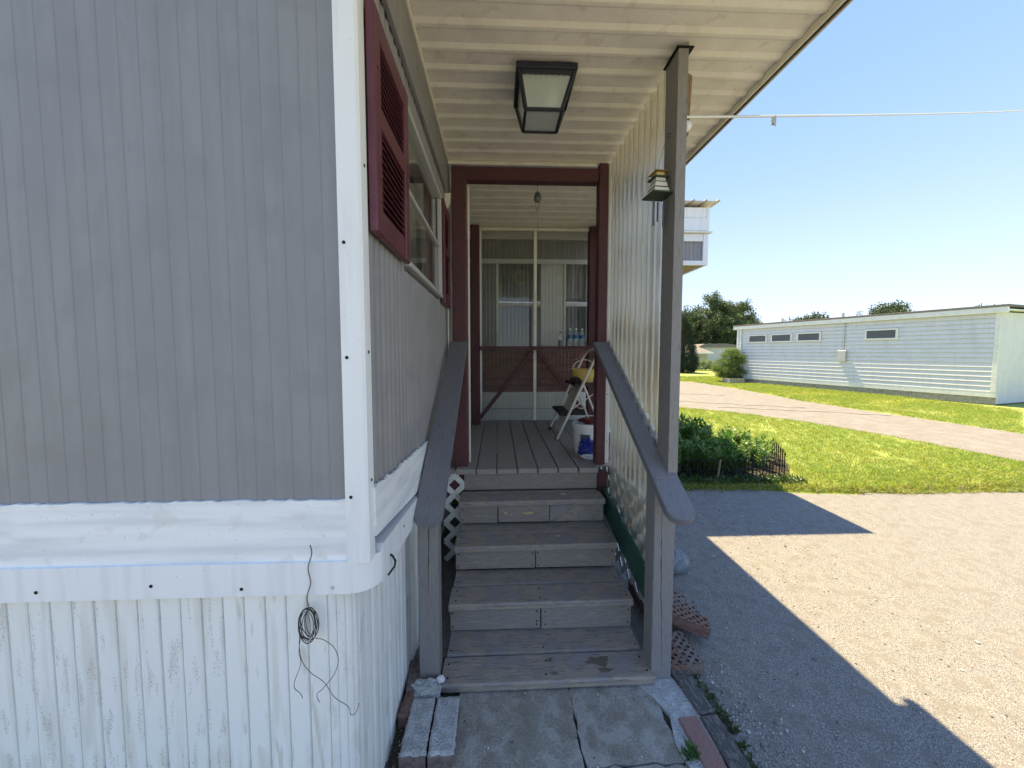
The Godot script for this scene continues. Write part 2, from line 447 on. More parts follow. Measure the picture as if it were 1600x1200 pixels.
	M.shingle = mat(comp(C(128, 122, 116), [[fine, .4, .7, C(112, 106, 100, .9)], [hstreak, .5, .7, C(104, 99, 94, .6)]]), Vector3(1, 1, 1), 0.95)

# ------------------------------------------------------------------ the scene
func _ready():
	rng.seed = 20240611
	# camera: a wide phone lens at eye height, a touch down and to the right, the lens shifted a little
	var cam := Camera3D.new()
	cam.name = "camera"
	cam.projection = Camera3D.PROJECTION_FRUSTUM
	cam.near = 0.05
	cam.far = 600.0
	var f := 560.0 / 1200.0
	cam.size = cam.near / f
	cam.frustum_offset = Vector2(0, -17.7 / 560.0 * cam.near)
	cam.position = Vector3(0, 1.56, 0)
	cam.basis = Basis(Vector3.UP, deg_to_rad(-2.25)) * Basis(Vector3.RIGHT, deg_to_rad(-3.3))
	add_child(cam)
	cam.current = true
	# clear summer sky
	var sm := ProceduralSkyMaterial.new()
	sm.sky_top_color = Color(0.255, 0.336, 0.46)
	sm.sky_horizon_color = Color(0.467, 0.501, 0.533)
	sm.sky_curve = 0.18
	sm.ground_bottom_color = Color(0.30, 0.30, 0.28)
	sm.ground_horizon_color = Color(0.66, 0.72, 0.72)
	sm.sun_angle_max = 12.0
	sm.energy_multiplier = 1.0
	var sky := Sky.new()
	sky.sky_material = sm
	var env := Environment.new()
	env.background_mode = Environment.BG_SKY
	env.sky = sky
	env.background_energy_multiplier = 1.0
	env.tonemap_mode = Environment.TONE_MAPPER_LINEAR
	env.tonemap_exposure = 6.6
	env.sdfgi_enabled = true
	env.ssao_enabled = true
	env.ssil_enabled = true
	var we := WorldEnvironment.new()
	we.environment = env
	add_child(we)
	# the sun: high, behind the porch and a little to the left
	var sun := DirectionalLight3D.new()
	sun.name = "sun"
	sun.light_energy = 0.65
	sun.light_color = Color(1.0, 0.91, 0.73)
	sun.light_angular_distance = 0.5
	sun.shadow_enabled = true
	add_child(sun)
	sun.look_at_from_position(Vector3.ZERO, Vector3(0.18, -1.0, 0.41), Vector3.UP)

	make_materials()
	build_ground()
	build_home()
	build_addition()
	build_porch_roofs()
	build_deck_and_steps()
	build_frames()
	build_panels()
	build_rails()
	build_surroundings()
	build_lamp_and_chimes()
	build_porch_things()
	build_bricks_and_bits()
	build_plants()

func poly_sheet(pts: Array, y: float, th := 0.004) -> ArrayMesh:
	# flat sheet in the xz plane: top at y, thickness th downwards
	var p := PackedVector2Array()
	for q in pts: p.append(Vector2(q.x, -q.y))
	var b := MB.new()
	b.prism(p, Transform3D(Basis(Vector3.RIGHT, Vector3.FORWARD, Vector3.UP), Vector3(0, y - th, 0)), th)
	return b.mesh()

func build_ground():
	var g := MB.new()
	g.quad_o(Vector3(-300, -0.012, -300), Vector3(300, -0.012, -300), Vector3(300, -0.012, 300), Vector3(-300, -0.012, 300), Vector3.UP)
	ground("ground", g.mesh(), M.lawn)
	# driveway of old asphalt beside the porch, a ragged edge against the lawn
	var d := [Vector2(-8, 14), Vector2(-8, -0.6)]
	d.append(Vector2(-0.5, -0.6))
	d.append(Vector2(-0.5, -3.6))
	var x := 1.2
	while x < 16.0:
		d.append(Vector2(x, -3.86 + 0.16 * sin(x * 2.3) * 0.4 + rng.randf_range(-0.05, 0.05) - 0.1 * clampf(3.2 - x, 0, 0.5) + 0.12 * clampf(x - 3, 0, 1)))
		x += 0.17
	d.append(Vector2(16, 14))
	ground("driveway", poly_sheet(d, 0.0), M.asphalt)
	# the lane beyond the lawn
	var lane := [Vector2(-6, -13.5), Vector2(0, -12.2), Vector2(3.6, -10.75), Vector2(5.09, -9.8), Vector2(6.11, -8.9), Vector2(6.82, -7.76), Vector2(7.3, -6.3), Vector2(7.55, -4.0), Vector2(7.6, 20), Vector2(10.6, 20), Vector2(10.2, -5.0), Vector2(9.85, -9.0), Vector2(9.7, -11.07), Vector2(9.98, -12.8), Vector2(10.19, -14.9), Vector2(10.26, -17.4), Vector2(9.9, -18.6), Vector2(6.0, -20.3), Vector2(-6, -21.5)]
	var lane2 := []
	for i in lane.size():
		var a: Vector2 = lane[i]
		var b: Vector2 = lane[(i + 1) % lane.size()]
		var k := maxi(1, int(a.distance_to(b) / 0.5))
		for j in k:
			var q := a.lerp(b, float(j) / k)
			lane2.append(q + Vector2(rng.randf_range(-.04, .04), rng.randf_range(-.04, .04)))
	var lane_node := ground("road", poly_sheet(lane2, -0.004), M.road)
	# a few tar-filled cracks on it
	for cr in [[Vector2(5.0, -11.5), Vector2(8.6, -9.6)], [Vector2(6.3, -9.9), Vector2(9.6, -8.4)], [Vector2(5.6, -13.6), Vector2(8.2, -12.6)]]:
		var pts := []
		var back := []
		for j in 15:
			var q2: Vector2 = cr[0].lerp(cr[1], j / 14.0) + Vector2(rng.randf_range(-.08, .08), rng.randf_range(-.08, .08))
			var w := rng.randf_range(.01, .035)
			pts.append(q2 + Vector2(0, w)); back.push_front(q2 - Vector2(0, w))
		part(lane_node, "tar_seam", poly_sheet(pts + back, 0.0), M.tar)
	# concrete pad slabs before the steps
	var pad := ground("path", poly_sheet([Vector2(-.42, -1.75), Vector2(.86, -1.75), Vector2(.86, -.2), Vector2(-.42, -.2)], 0.004), M.dirt)
	var slabs := [[-.175, .318, -1.56, -1.20], [.326, .70, -1.56, -1.24], [-.165, .315, -1.192, -.7], [.325, .70, -1.232, -.72]]
	for s in slabs:
		var p := PackedVector2Array()
		var n := 10
		for e in 4:
			for j in n:
				var t := float(j) / n
				var q3: Vector2 = [Vector2(lerpf(s[0], s[1], t), s[3]), Vector2(s[1], lerpf(s[3], s[2], t)), Vector2(lerpf(s[1], s[0], t), s[2]), Vector2(s[0], lerpf(s[2], s[3], t))][e]
				p.append(Vector2(q3.x, -q3.y) + Vector2(rng.randf_range(-.007, .007), rng.randf_range(-.007, .007)))
		var b2 := MB.new()
		b2.prism(p, Transform3D(Basis(Vector3.RIGHT, Vector3.FORWARD, Vector3.UP), Vector3(0, -0.02, 0)), 0.035 + rng.randf_range(-.004, .003))
		part(pad, "slab", b2.mesh(), M.concrete)
	# a smear of newer cement at the right of the slabs
	var cm := []
	var edge_l := [Vector2(.60, -1.60), Vector2(.70, -1.5), Vector2(.73, -1.4), Vector2(.69, -1.3), Vector2(.72, -1.2), Vector2(.70, -1.0), Vector2(.73, -.8)]
	var edge_r := [Vector2(.84, -.8), Vector2(.84, -1.0), Vector2(.84, -1.2), Vector2(.845, -1.36), Vector2(.83, -1.5), Vector2(.80, -1.66)]
	for q4 in edge_l + edge_r: cm.append(q4 + Vector2(rng.randf_range(-.012, .012), rng.randf_range(-.012, .012)))
	part(pad, "cement_patch", poly_sheet(cm, 0.022, 0.02), M.cement)

# ------------------------------------------------------------------ the mobile home
func siding_profile(w: float, pitch: float, gap: float, depth: float) -> PackedVector2Array:
	var p := PackedVector2Array()
	var x := 0.0
	p.append(Vector2(0, 0))
	while x + pitch <= w + 0.0001:
		p.append(Vector2(x + pitch - gap, 0))
		p.append(Vector2(x + pitch - gap * 0.5, -depth))
		p.append(Vector2(x + pitch, 0))
		x += pitch
	return p

func wave_profile(w: float, pitch: float, amp: float, per := 8) -> PackedVector2Array:
	var p := PackedVector2Array()
	var n := int(round(w / pitch * per))
	for i in n + 1:
		p.append(Vector2(w * i / n, amp * cos(TAU * w * i / n / pitch)))
	return p

func ragged(x0: float, x1: float, y0: Array, y1: float, step := 0.02, amp := 0.008) -> PackedVector2Array:
	# strip polygon whose top (y0[0] to y0[1]) is an uneven brushed line
	var p := PackedVector2Array([Vector2(x0, y1), Vector2(x1, y1)])
	var n := int(absf(x1 - x0) / step)
	for i in n + 1:
		var t := 1.0 - float(i) / n
		p.append(Vector2(lerpf(x0, x1, t), lerpf(y0[0], y0[1], t) + rng.randf_range(-amp, amp)))
	return p

func build_home():
	var h := thing("mobile_home", "grey mobile home with white corner trim, maroon shutters and peeling white skirting", "mobile home", Vector3(-2.0, 0, -3.0))
	# floor, inner walls and end walls, so that the rooms are closed and dark by themselves
	span(h, "floor", Vector3(-4.0, 0.02, -12.0), Vector3(-0.47, 0.95, -1.06), M.dark_room, 0.0)
	span(h, "end_wall", Vector3(-4.0, 0.95, -1.10), Vector3(-0.425, 2.858, -1.012), M.dark_room, 0.0)
	span(h, "end_wall", Vector3(-4.0, 0.95, -12.0), Vector3(-0.425, 2.858, -11.9), M.dark_room, 0.0)
	span(h, "back_wall", Vector3(-4.0, 0.95, -11.9), Vector3(-3.9, 2.858, -1.10), M.dark_room, 0.0)
	span(h, "partition", Vector3(-3.9, 0.95, -4.1), Vector3(-0.47, 2.858, -4.0), M.dark_room, 0.0)
	span(h, "side_wall", Vector3(-0.47, 0.95, -12.0), Vector3(-0.42, 1.88, -1.10), M.dark_room, 0.0)
	span(h, "side_wall", Vector3(-0.47, 2.53, -12.0), Vector3(-0.42, 2.858, -1.10), M.dark_room, 0.0)
	span(h, "side_wall", Vector3(-0.47, 1.88, -1.425), Vector3(-0.42, 2.53, -1.10), M.dark_room, 0.0)
	span(h, "side_wall", Vector3(-0.47, 1.88, -12.0), Vector3(-0.42, 2.53, -2.275), M.dark_room, 0.0)
	span(h, "roof", Vector3(-4.1, 2.86, -12.1), Vector3(-0.43, 2.98, -0.9), M.white_trim)
	# end wall, facing the camera
	var sheet_b := MB.new()
	sheet_b.sheet(siding_profile(0.4, 0.05, 0.006, 0.0014), 0.004, Transform3D(Basis(Vector3.RIGHT, Vector3(0, 0, 1), Vector3.DOWN), Vector3.ZERO), 1.85)
	var sheet_m := sheet_b.mesh()
	for i in 9:
		part(h, "siding_panel", sheet_m, M.siding, T(-0.415 - 0.4 * (i + 1), 2.86, -1.0))
	# white painted foot of the end wall
	var b := MB.new()
	b.prism(ragged(-4.0, -0.422, [1.147, 1.15], 0.966, 0.014, 0.0025), T(0, 0, -1.0), 0.008)
	part(h, "painted_band", b.mesh(), M.white_board)
	# corner trim: a flat face and a narrow return
	b = MB.new()
	b.prism(PackedVector2Array([Vector2(-.422, 1.02), Vector2(-.422, .985), Vector2(-.3665, .982), Vector2(-.359, .988), Vector2(-.357, 1.025), Vector2(-.362, 1.025), Vector2(-.365, .99), Vector2(-.418, .989), Vector2(-.418, 1.02)]), Transform3D(Basis(Vector3.RIGHT, Vector3(0, 0, -1), Vector3.UP), Vector3(0, .972, 0)), 1.9)
	var trim := part(h, "corner_trim", b.mesh(), M.white_trim)
	var scr := MB.new()
	scr.lathe(Transform3D(), [Vector2(0.0, .0015), Vector2(.0042, .001), Vector2(.0048, 0), Vector2(0.0, 0)], 10)
	var scm := scr.mesh()
	for q in [Vector3(-.407, 1.85, -.983), Vector3(-.407, 1.545, -.983), Vector3(-.406, 1.16, -.983)]:
		part(trim, "screw", scm, M.screw, Transform3D(rot(Vector3.RIGHT, 90), q))
	for q in [Vector3(-.357, 1.56, -1.008), Vector3(-.357, 1.20, -1.008), Vector3(-.357, 2.06, -1.008)]:
		part(trim, "screw", scm, M.screw, Transform3D(rot(Vector3.FORWARD, 90), q))
	# side wall, ribbed sheets
	b = MB.new()
	b.sheet(wave_profile(0.4, 0.05, 0.0045, 10), 0.004, Transform3D(Basis(Vector3(0, 0, -1), Vector3.RIGHT, Vector3.UP), Vector3.ZERO), 1.78)
	var rib := b.mesh()
	for i in 9:
		if i >= 1 and i <= 2:
			continue
		part(h, "side_siding_panel", rib, M.side_siding, T(-.3655, 1.08, -1.026 - 0.4 * i))
	# below and above the window
	b = MB.new()
	b.sheet(wave_profile(0.4, 0.05, 0.0045, 10), 0.004, Transform3D(Basis(Vector3(0, 0, -1), Vector3.RIGHT, Vector3.UP), Vector3.ZERO), .80)
	var rib_low := b.mesh()
	b = MB.new()
	b.sheet(wave_profile(0.4, 0.05, 0.0045, 10), 0.004, Transform3D(Basis(Vector3(0, 0, -1), Vector3.RIGHT, Vector3.UP), Vector3.ZERO), .34)
	var rib_top := b.mesh()
	for i in [1, 2]:
		part(h, "side_siding_panel", rib_low, M.side_siding, T(-.3655, 1.08, -1.026 - 0.4 * i))
		part(h, "side_siding_panel", rib_top, M.side_siding, T(-.3655, 2.52, -1.026 - 0.4 * i))
	# white painted foot of the side wall, its upper paint line uneven and falling away
	b = MB.new()
	var pb := PackedVector2Array()
	for i in 80:
		var z := 1.02 + 1.6 * i / 79.0
		pb.append(Vector2(z, 1.175 - 0.085 * (z - 1.02) + rng.randf_range(-.007, .007)))
	for i in 9:
		var z2 := 2.62 - 1.6 * i / 8.0
		pb.append(Vector2(z2, 1.03 - 0.15 * (z2 - 1.02)))
	b.prism(pb, Transform3D(Basis(Vector3(0, 0, -1), Vector3.UP, Vector3.RIGHT), Vector3(-.360, 0, 0)), 0.009)
	part(h, "painted_band", b.mesh(), M.white_board)
	# rounded bottom rail that runs round the corner
	b = MB.new()
	var path := [Vector2(-4.0, -.984), Vector2(-.50, -.984)]
	for i in 9:
		var t := PI / 2 * i / 8.0
		path.append(Vector2(-.425 + .082 * sin(t), -1.054 + .070 * cos(t)))
	path.append(Vector2(-.343, -2.45))
	for i in path.size() - 1:
		var p0: Vector2 = path[i]
		var p1: Vector2 = path[i + 1]
		var dr := (p1 - p0).normalized()
		var nn := Vector3(-dr.y, 0, dr.x)
		if nn.z < 0 and nn.x < 0: nn = -nn
		nn = Vector3(absf(dr.y), 0, absf(dr.x))
		var t0 := .976 if p0.y > -1.05 else 1.03 - 0.15 * (-p0.y - 1.02) - .012
		var t1 := .976 if p1.y > -1.05 else 1.03 - 0.15 * (-p1.y - 1.02) - .012
		t1 = minf(t1, .99)
		t0 = minf(t0, .99)
		var A := Vector3(p0.x, 0, p0.y)
		var B := Vector3(p1.x, 0, p1.y)
		var yb0 := .883
		var yb1 := .883 - (0.10 if p1.y < -2 else 0.0)
		if p1.y < -2: t1 = .84
		var inn := -nn * .012
		b.quad_o(A + Vector3(0, yb0, 0), B + Vector3(0, yb1, 0), B + Vector3(0, t1, 0), A + Vector3(0, t0, 0), nn)
		b.quad_o(A + Vector3(0, t0, 0), B + Vector3(0, t1, 0), B + inn * 3 + Vector3(0, t1 + .004, 0), A + inn * 3 + Vector3(0, t0 + .004, 0), Vector3.UP)
		b.quad_o(A + Vector3(0, yb0, 0), B + Vector3(0, yb1, 0), B + inn * 2 + Vector3(0, yb1, 0), A + inn * 2 + Vector3(0, yb0, 0), Vector3.DOWN)
	var rail := part(h, "bottom_rail", b.mesh(), M.white_trim)
	for q in [Vector3(-.71, .905, -.983), Vector3(-.463, .903, -.983), Vector3(-.95, .92, -.983), Vector3(-1.25, .91, -.983)]:
		part(rail, "screw", scm, M.screw if q.x < -.5 else M.aluminium, Transform3D(rot(Vector3.RIGHT, 90), q))
	part(rail, "screw", scm, M.screw, Transform3D(rot(Vector3.FORWARD, 90), Vector3(-.342, .93, -1.28)))
	# skirting strips, each with folded edges, round the corner too
	var strip := func(w: float, top: float, low: float) -> ArrayMesh:
		var m := MB.new()
		m.sheet(PackedVector2Array([Vector2(0, -.011), Vector2(.0025, -.001), Vector2(.006, .001), Vector2(w * .5, .0018), Vector2(w - .007, .001), Vector2(w - .003, -.001), Vector2(w, -.011)]), .0025, Transform3D(Basis(Vector3.RIGHT, Vector3(0, 0, 1), Vector3.DOWN), Vector3(0, top, 0)), top - low)
		return m.mesh()
	var st := [strip.call(.058, .89, -.01), strip.call(.058, .89, .004), strip.call(.058, .89, -.006)]
	for i in 60:
		part(h, "skirting_strip", st[i % 3], M.skirting_mould if i > 4 else M.skirting, T(-.487 - .058 * (i + 1), 0, -1.002 + rng.randf_range(-.0015, .0015)))
	for i in 4:
		var t2 := deg_to_rad(11 + 22.5 * i)
		var cp := Vector3(-.487, 0, -1.062) + Vector3(sin(t2), 0, cos(t2)) * .06
		part(h, "skirting_strip", strip.call(.026, .89, -.01 + .008 * (i % 2)), M.skirting_mould, Transform3D(Basis(Vector3.UP, t2), cp) * T(-.013, 0, 0))
	for i in 26:
		part(h, "skirting_strip", strip.call(.058, .89, .01 + rng.randf_range(-.02, .03)), M.skirting if i % 3 else M.skirting_mould, Transform3D(Basis(Vector3.UP, PI / 2), Vector3(-.427 + rng.randf_range(-.002, .002), 0, -1.064 - .058 * i)))
	# grey fascia under the porch roof and its cream flashing
	span(h, "fascia", Vector3(-.362, 2.655, -2.66), Vector3(-.343, 2.872, -.99), M.side_siding)
	span(h, "flashing", Vector3(-.40, 2.874, -2.62), Vector3(-.335, 2.894, -.4), M.cream_trim)
	# window
	var w := Node3D.new()
	w.name = "window"
	h.add_child(w, true)
	var wz0 := -1.43
	var wf := plain(C(186, 186, 180), .45, .2)
	var wz1 := -2.265
	span(w, "frame", Vector3(-.40, 2.49, wz1), Vector3(-.343, 2.515, wz0), wf)
	span(w, "frame", Vector3(-.40, 1.893, wz1), Vector3(-.338, 1.915, wz0), wf)
	span(w, "frame", Vector3(-.40, 1.915, wz0 - .022), Vector3(-.343, 2.49, wz0), wf)
	span(w, "frame", Vector3(-.40, 1.915, wz1), Vector3(-.343, 2.49, wz1 + .022), wf)
	span(w, "sash_bar", Vector3(-.385, 2.195, wz1 + .022), Vector3(-.352, 2.213, wz0 - .022), wf)
	span(w, "pane", Vector3(-.372, 2.213, wz1 + .022), Vector3(-.368, 2.49, wz0 - .022), M.window_glass, 0.0)
	span(w, "pane", Vector3(-.366, 1.915, wz1 + .022), Vector3(-.362, 2.195, wz0 - .022), M.window_glass, 0.0)
	b = MB.new()
	b.sheet(wave_profile(0.8, 0.07, 0.012, 8), 0.003, Transform3D(Basis(Vector3(0, 0, -1), Vector3.RIGHT, Vector3.UP), Vector3.ZERO), .58)
	part(w, "curtain", b.mesh(), M.curtain, T(-.50, 1.91, -1.445))
	# shutters with louvres
	shutter(h, -1.03, -1.405, 1.895, 2.512)
	shutter(h, -2.295, -2.585, 1.868, 2.512)
	# white end trim of the wall beside the doorway
	span(h, "end_trim", Vector3(-.362, 1.08, -2.655), Vector3(-.348, 2.65, -2.60), M.cream_trim)
	b = MB.new()
	b.prism(PackedVector2Array([Vector2(-.40, 2.655), Vector2(-.322, 2.655), Vector2(-.33, 2.60), Vector2(-.345, 2.555), Vector2(-.40, 2.55)]), T(0, 0, -2.60), .045)
	part(h, "gutter_end", b.mesh(), M.cream_trim)

func shutter(h: Node3D, z0: float, z1: float, y0: float, y1: float):
	var s := Node3D.new()
	s.name = "shutter"
	h.add_child(s, true)
	var xo := -.332
	var xi := -.357
	var st := .055
	span(s, "stile", Vector3(xi, y0, z0 - st), Vector3(xo, y1, z0), M.shutter, .004)
	span(s, "stile", Vector3(xi, y0, z1), Vector3(xo, y1, z1 + st), M.shutter, .004)
	var ym := (y0 + y1) * .5 + .03
	for r in [[y0, y0 + .075], [ym - .03, ym + .03], [y1 - .07, y1]]:
		span(s, "cross_rail", Vector3(xi, r[0], z1 + st), Vector3(xo - .002, r[1], z0 - st), M.shutter, .003)
	var backing := span(s, "backing", Vector3(-.3595, y0 + .03, z1 + st * .5), Vector3(-.3575, y1 - .03, z0 - st * .5), M.shutter, 0.0)
	var len := absf(z0 - z1) - 2 * st
	var sl := bx(Vector3(.024, .003, len), .001)
	for seg in [[y0 + .075, ym - .03], [ym + .03, y1 - .07]]:
		var n := int((seg[1] - seg[0]) / .0195)
		for i in n:
			var y: float = seg[0] + (i + .5) * (seg[1] - seg[0]) / n
			part(s, "slat", sl, M.shutter, Transform3D(rot(Vector3(0, 0, 1), -48), Vector3(xo - .0135, y, (z0 + z1) * .5)))
	for q in [Vector3(xo, y0 + .04, z0 - .03), Vector3(xo, y1 - .16, z0 - .03)]:
		part(s, "screw", bx(Vector3(.004, .009, .009), .002), M.shutter, T(q.x, q.y, q.z))

func build_addition():
	var a := thing("room_addition", "grey and white room addition with flat boxed roof beyond the porch screen", "building", Vector3(1.0, 0, -5.0))
	span(a, "back_wall", Vector3(-.40, .02, -8.0), Vector3(2.10, 2.64, -7.9), M.dark_room, 0.0)
	span(a, "floor", Vector3(-.40, .02, -7.9), Vector3(2.10, 1.0, -4.46), M.dark_room, 0.0)
	# wall face pieces: white foot, maroon boards, white window zone
	span(a, "foot_board", Vector3(-.36, .30, -4.44), Vector3(2.14, .66, -4.405), M.white_trim)
	span(a, "foot_board", Vector3(-.36, .665, -4.44), Vector3(2.14, .86, -4.405), M.white_trim)
	span(a, "foot_board", Vector3(-.36, .865, -4.44), Vector3(2.14, 1.065, -4.405), M.white_trim)
	for i in 6:
		span(a, "maroon_board", Vector3(-.36, 1.069 + .085 * i, -4.44), Vector3(2.14, 1.150 + .085 * i, -4.408), M.maroon_siding)
	# zone round the windows
	var panel := func(x0: float, x1: float, y0: float, y1: float, m: Material, called: String):
		span(a, called, Vector3(x0, y0, -4.44), Vector3(x1, y1, -4.40), m)
	panel.call(-.36, -.02, 1.581, 2.78, M.side_siding, "wall_panel")
	panel.call(-.02, 2.14, 2.695, 2.78, M.vinyl_white, "head_board")
	panel.call(.555, .80, 1.581, 2.693, M.vinyl_white, "wall_panel")
	panel.call(1.345, 2.14, 1.581, 2.693, M.vinyl_white, "wall_panel")
	for q in [[-.02, .553], [.802, 1.343]]:
		var w := Node3D.new()
		w.name = "window"
		a.add_child(w, true)
		var x0: float = q[0]
		var x1: float = q[1]
		span(w, "frame", Vector3(x0, 1.582, -4.44), Vector3(x0 + .03, 2.692, -4.39), M.vinyl_white)
		span(w, "frame", Vector3(x1 - .03, 1.582, -4.44), Vector3(x1, 2.692, -4.39), M.vinyl_white)
		span(w, "frame", Vector3(x0 + .03, 2.662, -4.44), Vector3(x1 - .03, 2.692, -4.39), M.vinyl_white)
		span(w, "sill", Vector3(x0 + .03, 1.582, -4.44), Vector3(x1 - .03, 1.62, -4.385), M.vinyl_white)
		span(w, "sash_bar", Vector3(x0 + .03, 2.12, -4.435), Vector3(x1 - .03, 2.16, -4.40), M.vinyl_white)
		span(w, "pane", Vector3(x0 + .03, 1.62, -4.425), Vector3(x1 - .03, 2.12, -4.421), M.window_glass, 0.0)
		span(w, "pane", Vector3(x0 + .03, 2.16, -4.418), Vector3(x1 - .03, 2.662, -4.414), M.window_glass, 0.0)
		var c := MB.new()
		c.sheet(wave_profile(x1 - x0 - .06, .09, .012, 8), .003, Transform3D(Basis(Vector3.RIGHT, Vector3(0, 0, 1), Vector3.DOWN), Vector3.ZERO), .44)
		part(w, "curtain", c.mesh(), M.curtain, T(x0 + .03, 2.67, -4.52))
	# boxed flat roof: grey ribbed band between white boards, overhanging on the right
	var rx := 2.555
	span(a, "roof_core", Vector3(-.40, 2.66, -8.0), Vector3(rx - .012, 3.30, -4.37), M.bare_wood, 0.0)
	span(a, "fascia_board", Vector3(-.36, 2.615, -4.36), Vector3(rx, 2.668, -4.332), M.white_trim)
	b_sheet(a, "siding_panel", -.36, 2.49, 2.668, 2.90, -4.356, M.side_siding)
	span(a, "fascia_board", Vector3(2.49, 2.668, -4.36), Vector3(rx, 2.99, -4.332), M.white_trim)
	span(a, "fascia_board", Vector3(-.36, 2.90, -4.36), Vector3(2.488, 2.99, -4.335), M.white_trim)
	span(a, "drip_rail", Vector3(-.36, 2.992, -4.36), Vector3(rx + .03, 3.012, -4.30), M.cream_trim)
	span(a, "fascia_board", Vector3(-.36, 3.025, -4.36), Vector3(rx - .02, 3.175, -4.332), M.white_trim)
	span(a, "fascia_board", Vector3(-.36, 3.178, -4.36), Vector3(rx - .03, 3.30, -4.335), M.white_trim)
	span(a, "end_cap", Vector3(rx - .028, 3.02, -4.37), Vector3(rx + .005, 3.305, -4.33), M.white_trim)
	span(a, "side_board", Vector3(rx - .010, 2.62, -8.0), Vector3(rx + .012, 3.30, -4.365), M.white_trim)
	span(a, "soffit", Vector3(2.15, 2.635, -8.0), Vector3(rx - .012, 2.655, -4.365), M.bare_wood)
	# corrugated metal roof above it
	var c2 := MB.new()
	c2.sheet(siding_profile(3.0, .15, .05, -.022), .003, Transform3D(Basis(Vector3.RIGHT, Vector3.UP, Vector3(0, 0, 1)), Vector3(-.36, 3.345, -8.0)), 3.75)
	part(a, "metal_roof", c2.mesh(), M.cream_trim)
	span(a, "side_wall", Vector3(2.10, .02, -8.0), Vector3(2.145, 2.63, -4.445), M.white_trim)

func b_sheet(parent: Node3D, called: String, x0: float, x1: float, y0: float, y1: float, z: float, m: Material):
	var b := MB.new()
	b.sheet(siding_profile(x1 - x0, .05, .01, .004), .004, Transform3D(Basis(Vector3.RIGHT, Vector3(0, 0, 1), Vector3.DOWN), Vector3.ZERO), y1 - y0)
	part(parent, called, b.mesh(), m, T(x0, y1, z))

func build_porch_roofs():
	var r := thing("porch_roof", "cream ribbed metal roof over the steps with thin gutter edge", "roof", Vector3(.5, 2.9, -1.5))
	# pans run across; each has a raised seam whose near side catches the light
	var pan := MB.new()
	pan.sheet(PackedVector2Array([Vector2(0, 0), Vector2(.064, 0), Vector2(.086, -.008), Vector2(.100, -.008), Vector2(.103, 0), Vector2(.1155, 0)]), -.0015, Transform3D(Basis(Vector3(0, 0, -1), Vector3.UP, Vector3.LEFT), Vector3.ZERO), 1.68)
	var pm := pan.mesh()
	for i in 23:
		part(r, "roof_pan", pm, M.roof_pan, T(1.29, 2.90, .0545 - .1165 * i))
	span(r, "top_skin", Vector3(-.43, 2.925, -2.62), Vector3(1.30, 2.945, 0.057), M.cream_trim)
	# gutter edge on the right: cream lip, dark groove, outer lip
	span(r, "gutter_lip", Vector3(1.292, 2.868, -2.64), Vector3(1.302, 2.955, 0.057), M.cream_trim)
	span(r, "gutter_floor", Vector3(1.302, 2.880, -2.64), Vector3(1.325, 2.884, 0.057), M.dirt, 0.0)
	span(r, "gutter_lip", Vector3(1.325, 2.872, -2.64), Vector3(1.333, 2.955, 0.057), M.cream_trim)
	span(r, "end_board", Vector3(-.40, 2.862, -2.60), Vector3(.70, 2.886, -2.574), M.cream_trim)
	var r2 := thing("rear_porch_roof", "cream ribbed ceiling behind the maroon door frame", "roof", Vector3(.4, 3.0, -3.4))
	var pan2 := MB.new()
	pan2.sheet(PackedVector2Array([Vector2(0, 0), Vector2(.108, 0), Vector2(.124, -.006), Vector2(.134, -.006), Vector2(.137, 0), Vector2(.1495, 0)]), -.0015, Transform3D(Basis(Vector3(0, 0, -1), Vector3.UP, Vector3.LEFT), Vector3.ZERO), 1.62)
	var pm2 := pan2.mesh()
	for i in 11:
		part(r2, "roof_pan", pm2, M.roof_pan, T(1.20, 2.985, -2.68 - .15 * i))
	span(r2, "top_skin", Vector3(-.43, 3.005, -4.33), Vector3(1.22, 3.025, -2.66), M.cream_trim)
	span(r2, "header_board", Vector3(-.42, 2.86, -2.66), Vector3(1.22, 3.03, -2.645), M.cream_trim)
	span(r2, "side_board", Vector3(1.203, 2.86, -4.33), Vector3(1.22, 3.003, -2.662), M.cream_trim)

